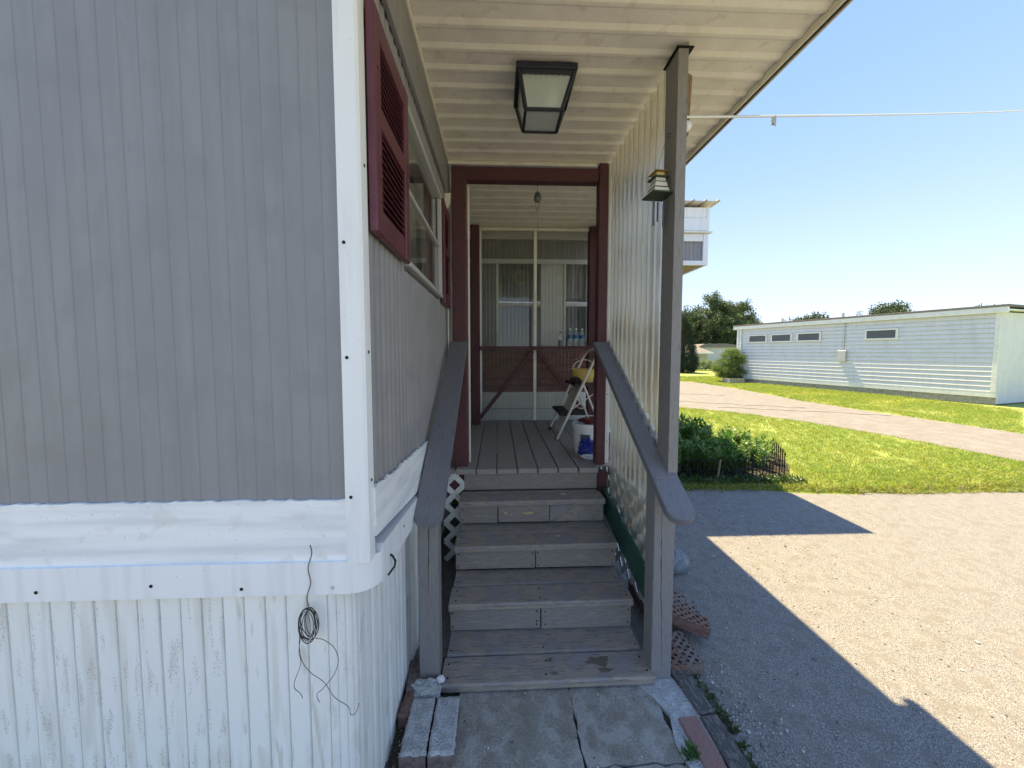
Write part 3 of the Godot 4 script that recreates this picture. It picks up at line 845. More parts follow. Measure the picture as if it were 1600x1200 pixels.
func build_deck_and_steps():
	var d := thing("porch_deck", "grey painted plank porch deck at the top of the steps", "deck", Vector3(.3, 0, -3.4))
	var x := -.304 - .147
	var k := 0
	while x < 1.15:
		var z0 := -2.515 if x + .14 < .80 else -2.66
		if x < -.31:
			span(d, "plank", Vector3(-.40, .688, -4.36), Vector3(-.311, .724, -2.53), M.deck, .004)
		else:
			span(d, "plank", Vector3(x + .004, .688 + rng.randf_range(-.0015, .0015), -4.36), Vector3(x + .1435, .725 + rng.randf_range(-.0015, .0015), z0 + rng.randf_range(-.006, .004)), M.deck, .004)
		x += .147; k += 1
	span(d, "rim_joist", Vector3(-.40, .55, -2.60), Vector3(-.235, .686, -2.566), M.maroon_x)
	span(d, "rim_joist", Vector3(.725, .50, -2.60), Vector3(.80, .686, -2.55), M.maroon_x)
	span(d, "joist", Vector3(-.30, .53, -4.3), Vector3(-.26, .686, -2.66), M.deck)
	span(d, "joist", Vector3(.45, .53, -4.3), Vector3(.49, .686, -2.66), M.deck)
	span(d, "joist", Vector3(1.08, .53, -4.3), Vector3(1.12, .686, -2.66), M.deck)
	for q in [Vector3(-.28, 0, -4.2), Vector3(.47, 0, -4.2), Vector3(1.1, 0, -4.2), Vector3(1.1, 0, -2.75), Vector3(.47, 0, -2.75)]:
		span(d, "footing", Vector3(q.x - .045, .0, q.z - .045), Vector3(q.x + .045, .53, q.z + .045), M.deck)
	var s := thing("wooden_steps", "worn grey wooden steps of four treads up to the porch", "steps", Vector3(.237, 0, -2.0))
	var noses := [[-1.542, .022, .061], [-1.831, .188, .226], [-2.098, .354, .392], [-2.358, .52, .558]]
	var backs := [-1.84, -2.107, -2.367, -2.56]
	var xl := -.264
	var xr := .727
	for i in 4:
		var zn: float = noses[i][0]
		var y0: float = noses[i][1]
		var y1: float = noses[i][2]
		var mid := zn - .155
		var tl := rng.randf_range(-.004, .004)
		part(s, "tread", worn_plank(xr - xl, y1 - y0, .150), M.tread, Transform3D(rot(Vector3.BACK, 0.35), Vector3((xl + xr) * .5, (y0 + y1) * .5, zn - .075)))
		part(s, "tread", worn_plank(xr - xl - .02, y1 - y0, absf(backs[i] - .03 - mid) - .006), M.tread, Transform3D(rot(Vector3.BACK, 0.2), Vector3((xl + xr) * .5 + tl, (y0 + y1) * .5 - .001, (mid - .006 + backs[i] - .03) * .5)))
	# risers: boards butted at odd places, gaps under some
	var rz := func(i: int) -> float: return noses[i][0] - .018
	span(s, "riser", Vector3(xl + .006, .067, -1.875), Vector3(.226, .186, rz.call(1)), M.riser, .003)
	span(s, "riser", Vector3(.231, .065, -1.875), Vector3(xr - .006, .185, rz.call(1) + .003), M.riser, .003)
	span(s, "riser", Vector3(xl + .006, .24, -2.14), Vector3(.225, .352, rz.call(2)), M.riser, .003)
	span(s, "riser", Vector3(.229, .242, -2.14), Vector3(xr - .006, .352, rz.call(2) + .002), M.riser, .003)
	span(s, "riser", Vector3(xl + .004, .399, -2.40), Vector3(-.005, .518, rz.call(3)), M.riser, .003)
	span(s, "riser", Vector3(.0, .408, -2.395), Vector3(.348, .519, rz.call(3) + .010), M.riser, .003)
	span(s, "riser", Vector3(.353, .401, -2.40), Vector3(xr - .004, .518, rz.call(3) - .003), M.tread, .003)
	span(s, "riser", Vector3(-.243, .568, -2.575), Vector3(.718, .687, -2.535), M.riser, .003)
	# nails
	var nail := MB.new()
	nail.lathe(Transform3D(), [Vector2(0.0, .0014), Vector2(.0045, .001), Vector2(.005, 0), Vector2(0.0, 0)], 8)
	var nm := nail.mesh()
	for q in [[-.245, .165, 1, 0], [-.245, .09, 1, 0], [.205, .165, 1, 0], [.205, .092, 1, 0], [.205, .11, 1, 0], [.252, .163, 1, 1], [.252, .092, 1, 1], [.705, .163, 1, 1], [.705, .09, 1, 1], [-.243, .335, 2, 0], [-.243, .258, 2, 0], [.207, .335, 2, 0], [.207, .258, 2, 0], [.243, .335, 2, 0], [.243, .258, 2, 0], [.703, .335, 2, 0], [.703, .258, 2, 0], [-.24, .495, 3, 0], [-.24, .425, 3, 0]]:
		part(s, "nail", nm, M.rust if q[3] else M.screw, Transform3D(rot(Vector3.RIGHT, 90), Vector3(q[0], q[1], rz.call(q[2]) + (.0033 if q[0] > .23 and q[2] == 1 else (.0022 if q[0] > .227 and q[2] == 2 else .0003)))))
	for i in 4:
		for xx in [xl + .03, .225, xr - .03]:
			for dz in [-.035, -.11, -.19]:
				part(s, "nail", nm, M.screw, T(xx + rng.randf_range(-.006, .006), noses[i][2] + .0012 + (xx - .236) * .0061, noses[i][0] + dz))
	# old stains and paint splashes: thin films with outlines of their own
	var film := func(called: String, at: Vector3, up: Vector3, side: Vector3, rx: float, ry: float, sd: int, m: Material):
		var fn := FastNoiseLite.new()
		fn.seed = sd
		fn.frequency = .9
		var poly := PackedVector2Array()
		for i in 26:
			var a := TAU * i / 26
			var r := 1.0 + .9 * fn.get_noise_2d(cos(a) * 1.5, sin(a) * 1.5)
			poly.append(Vector2(cos(a) * rx * r, sin(a) * ry * r))
		var fb := MB.new()
		fb.prism(poly, Transform3D(), .0005)
		part(s, called, fb.mesh(), m, Transform3D(Basis(side, up.cross(side), up), at))
	var wet: StandardMaterial3D = M.stained
	var yl := plain(C(196, 172, 112), .6)
	var wp := plain(C(206, 204, 206), .6)
	film.call("stain", Vector3(.485, .0638, -1.638), Vector3.UP, Vector3.RIGHT, .055, .028, 3, wet)
	film.call("stain", Vector3(.505, .0639, -1.588), Vector3.UP, Vector3.RIGHT, .03, .012, 4, wet)
	film.call("stain", Vector3(.25, .0622, -1.655), Vector3.UP, Vector3.RIGHT, .014, .012, 6, wet)
	film.call("stain", Vector3(.262, .0622, -1.585), Vector3.UP, Vector3.RIGHT, .018, .006, 7, wet)
	film.call("paint_splash", Vector3(.05, .472, rz.call(3) + .0101), Vector3(0, 0, 1), Vector3.RIGHT, .011, .009, 8, yl)
	film.call("paint_splash", Vector3(.20, .468, rz.call(3) + .0101), Vector3(0, 0, 1), Vector3.RIGHT, .034, .008, 9, yl)
	film.call("paint_splash", Vector3(.09, .46, rz.call(3) + .0101), Vector3(0, 0, 1), Vector3.RIGHT, .006, .005, 10, yl)
	film.call("paint_splash", Vector3(.45, .5602, -2.455), Vector3.UP, Vector3.RIGHT, .024, .009, 12, wp)
	film.call("paint_splash", Vector3(.46, .5602, -2.475), Vector3.UP, Vector3.RIGHT, .012, .005, 13, wp)
	film.call("paint_splash", Vector3(.375, .3938, -2.20), Vector3.UP, Vector3.RIGHT, .012, .007, 14, wp)
	film.call("paint_splash", Vector3(.46, .2292, -1.90), Vector3.UP, Vector3(1, 0, .35).normalized(), .035, .002, 15, yl)
	# bare wood where feet have worn the paint off the noses
	var bare: StandardMaterial3D = M.worn_wood
	for w in [[0, -.26, .72], [1, -.1, .55], [1, .56, .70], [2, .06, .42], [2, -.2, -.02]]:
		var pw := PackedVector2Array()
		var kk := int((w[2] - w[1]) / .02)
		for i in kk + 1: pw.append(Vector2(lerpf(w[1], w[2], float(i) / kk), noses[w[0]][1] + .006 + rng.randf_range(0, .006)))
		for i in kk + 1: pw.append(Vector2(lerpf(w[2], w[1], float(i) / kk), noses[w[0]][2] - .011 - rng.randf_range(0, .008)))
		var nb := MB.new()
		nb.prism(pw, Transform3D(), .0006)
		part(s, "worn_edge", nb.mesh(), bare, Transform3D(rot(Vector3.BACK, .35), Vector3(0, -.0015, noses[w[0]][0] + .0002)))
	# stringers under the treads
	for xx in [xl + .03, xr - .07]:
		var st := MB.new()
		st.prism(PackedVector2Array([Vector2(1.60, .004), Vector2(1.62, .018), Vector2(1.878, .02), Vector2(1.882, .18), Vector2(2.143, .182), Vector2(2.147, .345), Vector2(2.403, .348), Vector2(2.408, .51), Vector2(2.53, .51), Vector2(2.53, .2), Vector2(2.2, .004)]), Transform3D(Basis(Vector3(0, 0, -1), Vector3.UP, Vector3.RIGHT), Vector3(xx, 0, 0)), .038)
		part(s, "stringer", st.mesh(), M.tread)

func worn_plank(w: float, h: float, d: float) -> ArrayMesh:
	# plank whose front nose is rounded and nibbled along its length
	var b := MB.new()
	var n := 28
	var prev := []
	for i in n + 1:
		var x := w * (float(i) / n - .5)
		var e := rng.randf_range(0, .003)
		var r := .006 + rng.randf_range(0, .004)
		var sec := [Vector3(x, -h / 2, -d / 2), Vector3(x, -h / 2, d / 2 - e - .003), Vector3(x, -h / 2 + .006, d / 2 - e), Vector3(x, h / 2 - r, d / 2 - e), Vector3(x, h / 2 - r * .3, d / 2 - e - r * .35), Vector3(x, h / 2 - e * .2, d / 2 - e - r), Vector3(x, h / 2, -d / 2 + .003), Vector3(x, h / 2 - .003, -d / 2)]
		if i > 0:
			for k in sec.size():
				var k2 := (k + 1) % sec.size()
				var o: Vector3 = (sec[k] + sec[k2]) * .5
				b.quad_o(prev[k], sec[k], sec[k2], prev[k2], Vector3(0, o.y / h, o.z / d) if k != 7 else Vector3(0, 0, -1))
		if i == 0 or i == n:
			for k in range(1, sec.size() - 1):
				b.tri_o(sec[0], sec[k], sec[k + 1], Vector3(-1 if i == 0 else 1, 0, 0))
		prev = sec
	return b.mesh()

func build_frames():
	var f := thing("porch_door_frame", "maroon painted timber frame at the top of the steps", "door frame", Vector3(.24, .7, -2.62))
	span(f, "post", Vector3(-.322, .69, -2.665), Vector3(-.222, 2.852, -2.575), M.maroon, .006)
	span(f, "post", Vector3(.718, .727, -2.655), Vector3(.787, 2.888, -2.572), M.maroon, .006)
	span(f, "beam", Vector3(-.222, 2.762, -2.66), Vector3(.717, 2.852, -2.58), M.maroon_x, .005)
	span(f, "trim_strip", Vector3(-.220, .73, -2.70), Vector3(-.206, 2.76, -2.667), M.cream_trim)
	span(f, "trim_strip", Vector3(.789, .735, -2.64), Vector3(.822, 2.80, -2.60), M.white_trim)
	for y in [.9, 1.25, 1.7, 2.1, 2.5]:
		part(f, "nail", bx(Vector3(.006, .006, .004), .001), M.screw, T(.806, y, -2.599))
	var g := thing("porch_screen", "clear ribbed plastic screen braced with maroon bars at the porch end", "screen", Vector3(.4, .72, -4.15))
	span(g, "post", Vector3(-.308, .727, -4.20), Vector3(-.207, 2.975, -4.10), M.maroon, .005)
	span(g, "post", Vector3(1.042, .727, -4.20), Vector3(1.14, 2.975, -4.10), M.maroon, .005)
	var sh := MB.new()
	sh.sheet(wave_profile(.61, .0436, .0105, 10), .0012, Transform3D(Basis(Vector3.RIGHT, Vector3(0, 0, 1), Vector3.DOWN), Vector3.ZERO), 2.19, true)
	var shm := sh.mesh()
	part(g, "plastic_sheet", shm, M.clear_plastic, T(-.188, 2.955, -4.165))
	part(g, "plastic_sheet", shm, M.clear_plastic, T(.427, 2.955, -4.168))
	span(g, "batten", Vector3(-.206, .765, -4.155), Vector3(-.184, 2.93, -4.135), M.white_trim)
	span(g, "batten", Vector3(.409, .765, -4.155), Vector3(.446, 2.93, -4.128), M.cream_trim)
	span(g, "batten", Vector3(-.206, 2.931, -4.155), Vector3(1.04, 2.965, -4.128), M.cream_trim)
	span(g, "rail", Vector3(-.206, 1.584, -4.155), Vector3(1.041, 1.626, -4.05), M.maroon_x)
	bar(g, "brace", Vector3(.40, 1.575, -4.115), Vector3(-.215, .79, -4.115), .035, .042, M.maroon_x, Vector3(0, 0, 1))
	bar(g, "brace", Vector3(.455, 1.575, -4.115), Vector3(1.05, .80, -4.115), .035, .042, M.maroon_x, Vector3(0, 0, 1))
	# side screen of the rear porch with its white rail
	var q := thing("side_screen", "milky ribbed plastic side screen with a white rail beyond the frame", "screen", Vector3(1.16, .7, -3.4))
	var s2 := MB.new()
	s2.sheet(wave_profile(1.40, .07, .008, 8), .0015, Transform3D(Basis(Vector3(0, 0, -1), Vector3.RIGHT, Vector3.DOWN), Vector3.ZERO), 2.1, true)
	part(q, "plastic_sheet", s2.mesh(), M.fibreglass, T(1.165, 2.86, -2.70))
	span(q, "rail", Vector3(1.15, 1.66, -4.09), Vector3(1.19, 1.70, -2.68), M.white_trim)
	span(q, "post", Vector3(1.14, .727, -2.68), Vector3(1.2, 2.86, -2.63), M.maroon)

func build_panels():
	# upper and lower ribbed panels beside the steps
	var p := thing("porch_windbreak", "cream translucent ribbed plastic windbreak beside the right handrail", "windbreak", Vector3(.8, .4, -2.15))
	var up := MB.new()
	ribbed(up, -2.598, -1.722, func(z: float) -> float: return 1.60 + (-z - 2.57) * .646 - .005, func(_z: float) -> float: return 2.875, .795)
	part(p, "plastic_sheet", up.mesh(), M.fibreglass)
	var low := MB.new()
	ribbed(low, -2.60, -1.70, func(z: float) -> float: return .30 + (-z - 1.80) * .30, func(z: float) -> float: return 1.66 + (-z - 2.57) * .646, .835)
	part(p, "plastic_sheet", low.mesh(), M.fibreglass)
	# notched closure strip along the foot of the upper sheet
	for i in 12:
		var z := -2.56 + .0715 * i
		bar(p, "closure_block", Vector3(.806, 1.648 + (-z - 2.57) * .646, z), Vector3(.806, 1.648 + (-z - .035 - 2.57) * .646, z + .035), .016, .02, M.white_trim)
	var g := thing("green_board", "dark green board sloping along the right side of the steps", "board", Vector3(.76, .4, -2.2))
	bar(g, "board", Vector3(.768, .505, -2.60), Vector3(.768, .345, -1.70), .024, .16, M.green)
	# white lattice skirts
	var l := thing("lattice_panel", "white diagonal lattice left of the steps under the deck", "lattice", Vector3(-.30, .05, -2.53), "white lattice skirts under the porch")
	lattice(l, Transform3D(Basis(Vector3.RIGHT, Vector3.UP, Vector3(0, 0, 1)), Vector3(-.385, .05, -2.548)), .155, .655)
	var r := thing("lattice_panel", "white diagonal lattice behind the ribbed plastic right of the steps", "lattice", Vector3(.87, .02, -2.15), "white lattice skirts under the porch")
	lattice(r, Transform3D(Basis(Vector3(0, 0, -1), Vector3.UP, Vector3.RIGHT), Vector3(.862, .03, -1.70)), .90, .69)
	lattice(r, Transform3D(Basis(Vector3(0, 0, -1), Vector3.UP, Vector3.RIGHT), Vector3(1.17, .03, -2.70)), 1.45, .65)

func ribbed(b: MB, z0: float, z1: float, lo: Callable, hi: Callable, x: float):
	var n := 100
	var pa := []
	for i in n + 1:
		var z := lerpf(z0, z1, float(i) / n)
		var ph := (z - z0) / .0762 * TAU
		var dx := .014 * cos(ph)
		var sl := -.014 * sin(ph) * TAU / .0762
		var nn := Vector3(1, 0, -sl).normalized()
		pa.append([Vector3(x + dx, lo.call(z), z), Vector3(x + dx, hi.call(z), z), nn])
	for i in n:
		for s in [1.0, -1.0]:
			var o := Vector3(.0008 * s, 0, 0)
			b.quad_s(pa[i][0] + o, pa[i + 1][0] + o, pa[i + 1][1] + o, pa[i][1] + o, pa[i][2] * s, pa[i + 1][2] * s, pa[i + 1][2] * s, pa[i][2] * s)

func lattice(parent: Node3D, xf: Transform3D, w: float, h: float):
	var step := .138
	for dirn in [1.0, -1.0]:
		var k := -int(h / step) - 2
		while k < int((w + h) / step) + 2:
			var off := k * step * (1.0 if dirn > 0 else 1.0)
			# clip the line x = off + dirn*y to the rectangle
			var y0 := 0.0
			var y1 := h
			if dirn > 0:
				y0 = maxf(y0, -off); y1 = minf(y1, w - off)
			else:
				y0 = maxf(y0, off - w); y1 = minf(y1, off)
			if y1 - y0 > .03:
				var a := Vector3(off + dirn * y0, y0, .004 * dirn)
				var e := Vector3(off + dirn * y1, y1, .004 * dirn)
				bar(parent, "slat", xf * a, xf * e, .039, .0065, M.lattice, xf.basis * Vector3(1, -dirn, 0), .001)
			k += 1

func rail_cap(a: Vector3, b: Vector3, w: float, th: float) -> Array:
	# plank with a half-round lower end, its own axes: z along the plank from a to b
	var d := (b - a)
	var len := d.length()
	var poly := PackedVector2Array([Vector2(-w / 2, 0), Vector2(w / 2, 0)])
	for i in 11:
		var t := PI * i / 10.0
		poly.append(Vector2(w / 2 * cos(t), len - w * .42 + w * .42 * sin(t)))
	var m := MB.new()
	# bevel: two prisms stepped in slightly at the edges
	m.prism(poly, Transform3D(Basis(Vector3.RIGHT, Vector3(0, 0, 1), Vector3.DOWN), Vector3(0, -.003, 0)), th - .006)
	var p2 := PackedVector2Array()
	for q in poly: p2.append(Vector2(q.x * (1 - .006 / w), lerpf(q.y, len * .5, .005)))
	m.prism(p2, Transform3D(Basis(Vector3.RIGHT, Vector3(0, 0, 1), Vector3.DOWN), Vector3.ZERO), th)
	var zz := d.normalized()
	var xx := (Vector3.RIGHT - zz * Vector3.RIGHT.dot(zz)).normalized()
	return [m.mesh(), Transform3D(Basis(xx, zz.cross(xx), zz), a)]

func build_rails():
	var l := thing("handrail", "left grey handrail with rounded end beside the mobile home wall", "handrail", Vector3(-.3, 0, -1.62), "grey handrails of the steps")
	var c := rail_cap(Vector3(-.277, 1.636, -2.575), Vector3(-.287, .875, -1.40), .118, .036)
	part(l, "cap_rail", c[0], M.rail, c[1])
	part(l, "post", cracked_post(Vector3(-.362, .045, -1.665), Vector3(-.272, .99, -1.576), -.315, .45, .98, 3), M.post)
	var r := thing("handrail", "right grey handrail with rounded end and cracked post by the driveway", "handrail", Vector3(.77, 0, -1.62), "grey handrails of the steps")
	c = rail_cap(Vector3(.752, 1.636, -2.575), Vector3(.765, .872, -1.395), .122, .036)
	part(r, "cap_rail", c[0], M.rail, c[1])
	part(r, "post", cracked_post(Vector3(.716, -.02, -1.668), Vector3(.812, .99, -1.574), .762, .1, .97, 8), M.post)
	# upper roof post standing on the right cap
	var p := thing("roof_post", "tall grey timber post holding up the porch roof on the right", "post", Vector3(.805, 1.0, -1.65))
	var b := MB.new()
	b.prism(PackedVector2Array([Vector2(.785, .985), Vector2(.829, .99), Vector2(.829, 2.90), Vector2(.785, 2.88)]), T(0, 0, -1.715), .117)
	part(p, "post_timber", b.mesh(), M.post)
	span(p, "bracket_plate", Vector3(.775, 2.872, -1.725), Vector3(.850, 2.880, -1.592), M.screw, .001)
	b = MB.new()
	b.prism(PackedVector2Array([Vector2(0, 0), Vector2(.05, .0), Vector2(.06, .26), Vector2(0, .30)]), Transform3D(Basis(Vector3.RIGHT, Vector3.UP, Vector3(0, 0, 1)), Vector3(.831, 2.56, -1.70)), .02)
	part(p, "splice_board", b.mesh(), M.bare_wood)
	# small hook on the post
	b = MB.new()
	b.tube([Vector3(.783, 2.545, -1.65), Vector3(.772, 2.545, -1.65), Vector3(.768, 2.535, -1.65), Vector3(.772, 2.525, -1.648), Vector3(.778, 2.53, -1.645)], .0018, 5)
	part(p, "hook", b.mesh(), M.rust)

func cracked_post(lo: Vector3, hi: Vector3, xc: float, y0: float, y1: float, sd: int) -> ArrayMesh:
	# square post whose front (+z) face has a real drying split running up it
	var rg := RandomNumberGenerator.new()
	rg.seed = sd
	var b := MB.new()
	var n := 44
	var e := .004
	var prev := []
	var x := xc
	for i in n + 1:
		var y := lerpf(lo.y, hi.y, float(i) / n)
		x += rg.randf_range(-.002, .002)
		var t := clampf((y - y0) / (y1 - y0), 0, 1)
		var w := .0026 * sqrt(sin(PI * t)) * rg.randf_range(.3, 1.0) + .00003
		var dp := .02 if w > .0003 else .0005
		var s := [Vector3(lo.x, y, lo.z), Vector3(hi.x, y, lo.z), Vector3(hi.x, y, hi.z - e), Vector3(hi.x - e, y, hi.z), Vector3(x + w, y, hi.z), Vector3(x, y, hi.z - dp), Vector3(x - w, y, hi.z), Vector3(lo.x + e, y, hi.z), Vector3(lo.x, y, hi.z - e)]
		var outs := [Vector3(0, 0, -1), Vector3(1, 0, 0), Vector3(1, 0, 1), Vector3(0, 0, 1), Vector3(-1, 0, .1), Vector3(1, 0, .1), Vector3(0, 0, 1), Vector3(-1, 0, 1), Vector3(-1, 0, 0)]
		if i > 0:
			for k in 9:
				var k2 := (k + 1) % 9
				b.quad_o(prev[k], s[k], s[k2], prev[k2], outs[k])
		prev = s
	b.quad_o(Vector3(lo.x, hi.y, lo.z), Vector3(hi.x, hi.y, lo.z), Vector3(hi.x, hi.y, hi.z), Vector3(lo.x, hi.y, hi.z), Vector3.UP)
	return b.mesh()

# ------------------------------------------------------------------ beyond the porch
func build_surroundings():
	# pale lapped-siding mobile home across the lane
	var A := Vector3(12.35, 0, -18.1)
	var B := Vector3(14.6, 0, -9.9)
	var along := (B - A).normalized()
	var out := Vector3(-along.z, 0, along.x)
	if out.x > 0: out = -out
	var L := A.distance_to(B)
	var t := thing("neighbour_home", "pale blue lapped-siding mobile home across the lane with high strip windows", "mobile home", A)
	var bs := Basis(along, Vector3.UP, along.cross(Vector3.UP))
	if bs.z.dot(out) < 0: bs = Basis(-along, Vector3.UP, (-along).cross(Vector3.UP))
	var xf := Transform3D(bs, A if bs.x.dot(along) > 0 else B)
	var flip := bs.x.dot(along) < 0
	var lx := func(d: float) -> float: return L - d if flip else d
	var place := func(called: String, x0: float, x1: float, y0: float, y1: float, z0: float, z1: float, m: Material, parent: Node3D):
		var a2: float = lx.call(x0)
		var b2: float = lx.call(x1)
		return part(parent, called, bx(Vector3(absf(b2 - a2), y1 - y0, z1 - z0), .004), m, xf * T((a2 + b2) * .5, (y0 + y1) * .5, (z0 + z1) * .5))
	place.call("wall_body", 0.0, L, .02, 2.72, -4.0, -.02, M.blue_siding, t)
	place.call("skirting", 0.0, L, .0, .22, -.02, .0, M.concrete, t)
	place.call("foot_board", 0.0, L, .22, .38, -.02, .03, M.vinyl_white, t)
	var n := 16
	for i in n:
		# lapped boards tilt out at the foot
		var y := .38 + i * .1455
		var m := bx(Vector3(L - .2, .150, .010), .002)
		part(t, "siding_board", m, M.blue_siding, xf * Transform3D(rot(Vector3.RIGHT, -12), Vector3(L * .5, y + .073, .014)))
	place.call("corner_board", 0.0, .10, .38, 2.72, -.01, .035, M.vinyl_white, t)
	place.call("corner_board", L - .10, L, .38, 2.72, -.01, .035, M.vinyl_white, t)
	place.call("roof", -.15, L + .15, 2.86, 2.93, -4.1, .14, M.shingle, t)
	place.call("fascia", -.14, L + .14, 2.70, 2.86, .03, .13, M.vinyl_white, t)
	place.call("soffit", -.14, L + .14, 2.76, 2.80, -4.05, .03, M.vinyl_white, t)
	for wx in [.72, 1.85, 3.0, 5.4]:
		var w := Node3D.new()
		w.name = "window"
		t.add_child(w, true)
		var wl: float = .82
		place.call("pane", wx, wx + wl, 2.06, 2.34, .03, .052, M.window_dark, w)
		place.call("frame", wx - .06, wx + wl + .06, 2.34, 2.40, .015, .075, M.vinyl_white, w)
		place.call("frame", wx - .06, wx + wl + .06, 2.00, 2.06, .015, .075, M.vinyl_white, w)
		place.call("frame", wx - .06, wx, 2.06, 2.34, .015, .075, M.vinyl_white, w)
		place.call("frame", wx + wl, wx + wl + .06, 2.06, 2.34, .015, .075, M.vinyl_white, w)
	place.call("meter_box", 4.55, 4.8, 1.2, 1.62, .03, .12, M.aluminium, t)
	place.call("conduit", 4.65, 4.70, 1.62, 2.70, .03, .06, M.aluminium, t)
	place.call("downspout", .22, .29, .38, 2.70, .035, .09, M.vinyl_white, t)
	for vx in [1.4, 3.9]:
		var vp := MB.new()
		vp.cyl(xf * Vector3(lx.call(vx), 2.93, -1.2), xf * Vector3(lx.call(vx), 3.2, -1.2), .05, .05, 10)
		part(t, "vent_pipe", vp.mesh(), M.aluminium)
	# low far house with shingle roof
	var h := thing("far_house", "low grey house with shingle roof beyond the lane", "house", Vector3(18.5, 0, -34))
	span(h, "wall", Vector3(14.0, .0, -40), Vector3(19.7, 1.52, -33.0), M.siding_far)
	var g := MB.new()
	g.prism(PackedVector2Array([Vector2(-33.0 + .5, 1.5), Vector2(-36.6, 2.4), Vector2(-41, 1.5)]), Transform3D(Basis(Vector3(0, 0, 1), Vector3.UP, Vector3.LEFT), Vector3(20.0, 0, 0)), 6.4)
	part(h, "roof", g.mesh(), M.shingle)
	span(h, "wing_wall", Vector3(20.0, .0, -42), Vector3(25.5, 2.05, -35.6), M.vinyl_grey)
	g = MB.new()
	g.prism(PackedVector2Array([Vector2(20.02, 2.03), Vector2(20.8, 2.38), Vector2(23.0, 2.42), Vector2(25.9, 2.03)]), Transform3D(Basis(), Vector3(0, 0, -42)), 6.6)
	part(h, "wing_roof", g.mesh(), M.shingle)
	span(h, "fascia", Vector3(13.6, 1.40, -32.6), Vector3(19.98, 1.52, -32.5), M.vinyl_white)
	for q in [[16.9, 17.75], [17.9, 18.7]]:
		var w2 := span(h, "window", Vector3(q[0], .45, -32.99), Vector3(q[1], 1.28, -32.93), M.vinyl_white)
		part(w2, "pane", bx(Vector3(q[1] - q[0] - .14, .69, .02), 0.0), M.window_dark, T((q[0] + q[1]) * .5, .865, -32.925))
	# planter box beside the neighbour's corner
	var p := thing("planter_box", "low grey wooden planter box at the corner of the pale blue home", "planter", Vector3(11.7, 0, -17.1))
	span(p, "side_board", Vector3(11.3, 0.0, -17.05), Vector3(12.05, .26, -17.0), M.concrete)
	span(p, "side_board", Vector3(11.3, 0.0, -17.6), Vector3(11.35, .26, -17.052), M.concrete)
	span(p, "side_board", Vector3(12.0, 0.0, -17.6), Vector3(12.05, .26, -17.052), M.concrete)
	span(p, "soil", Vector3(11.352, .0, -17.6), Vector3(11.998, .22, -17.052), M.soil)

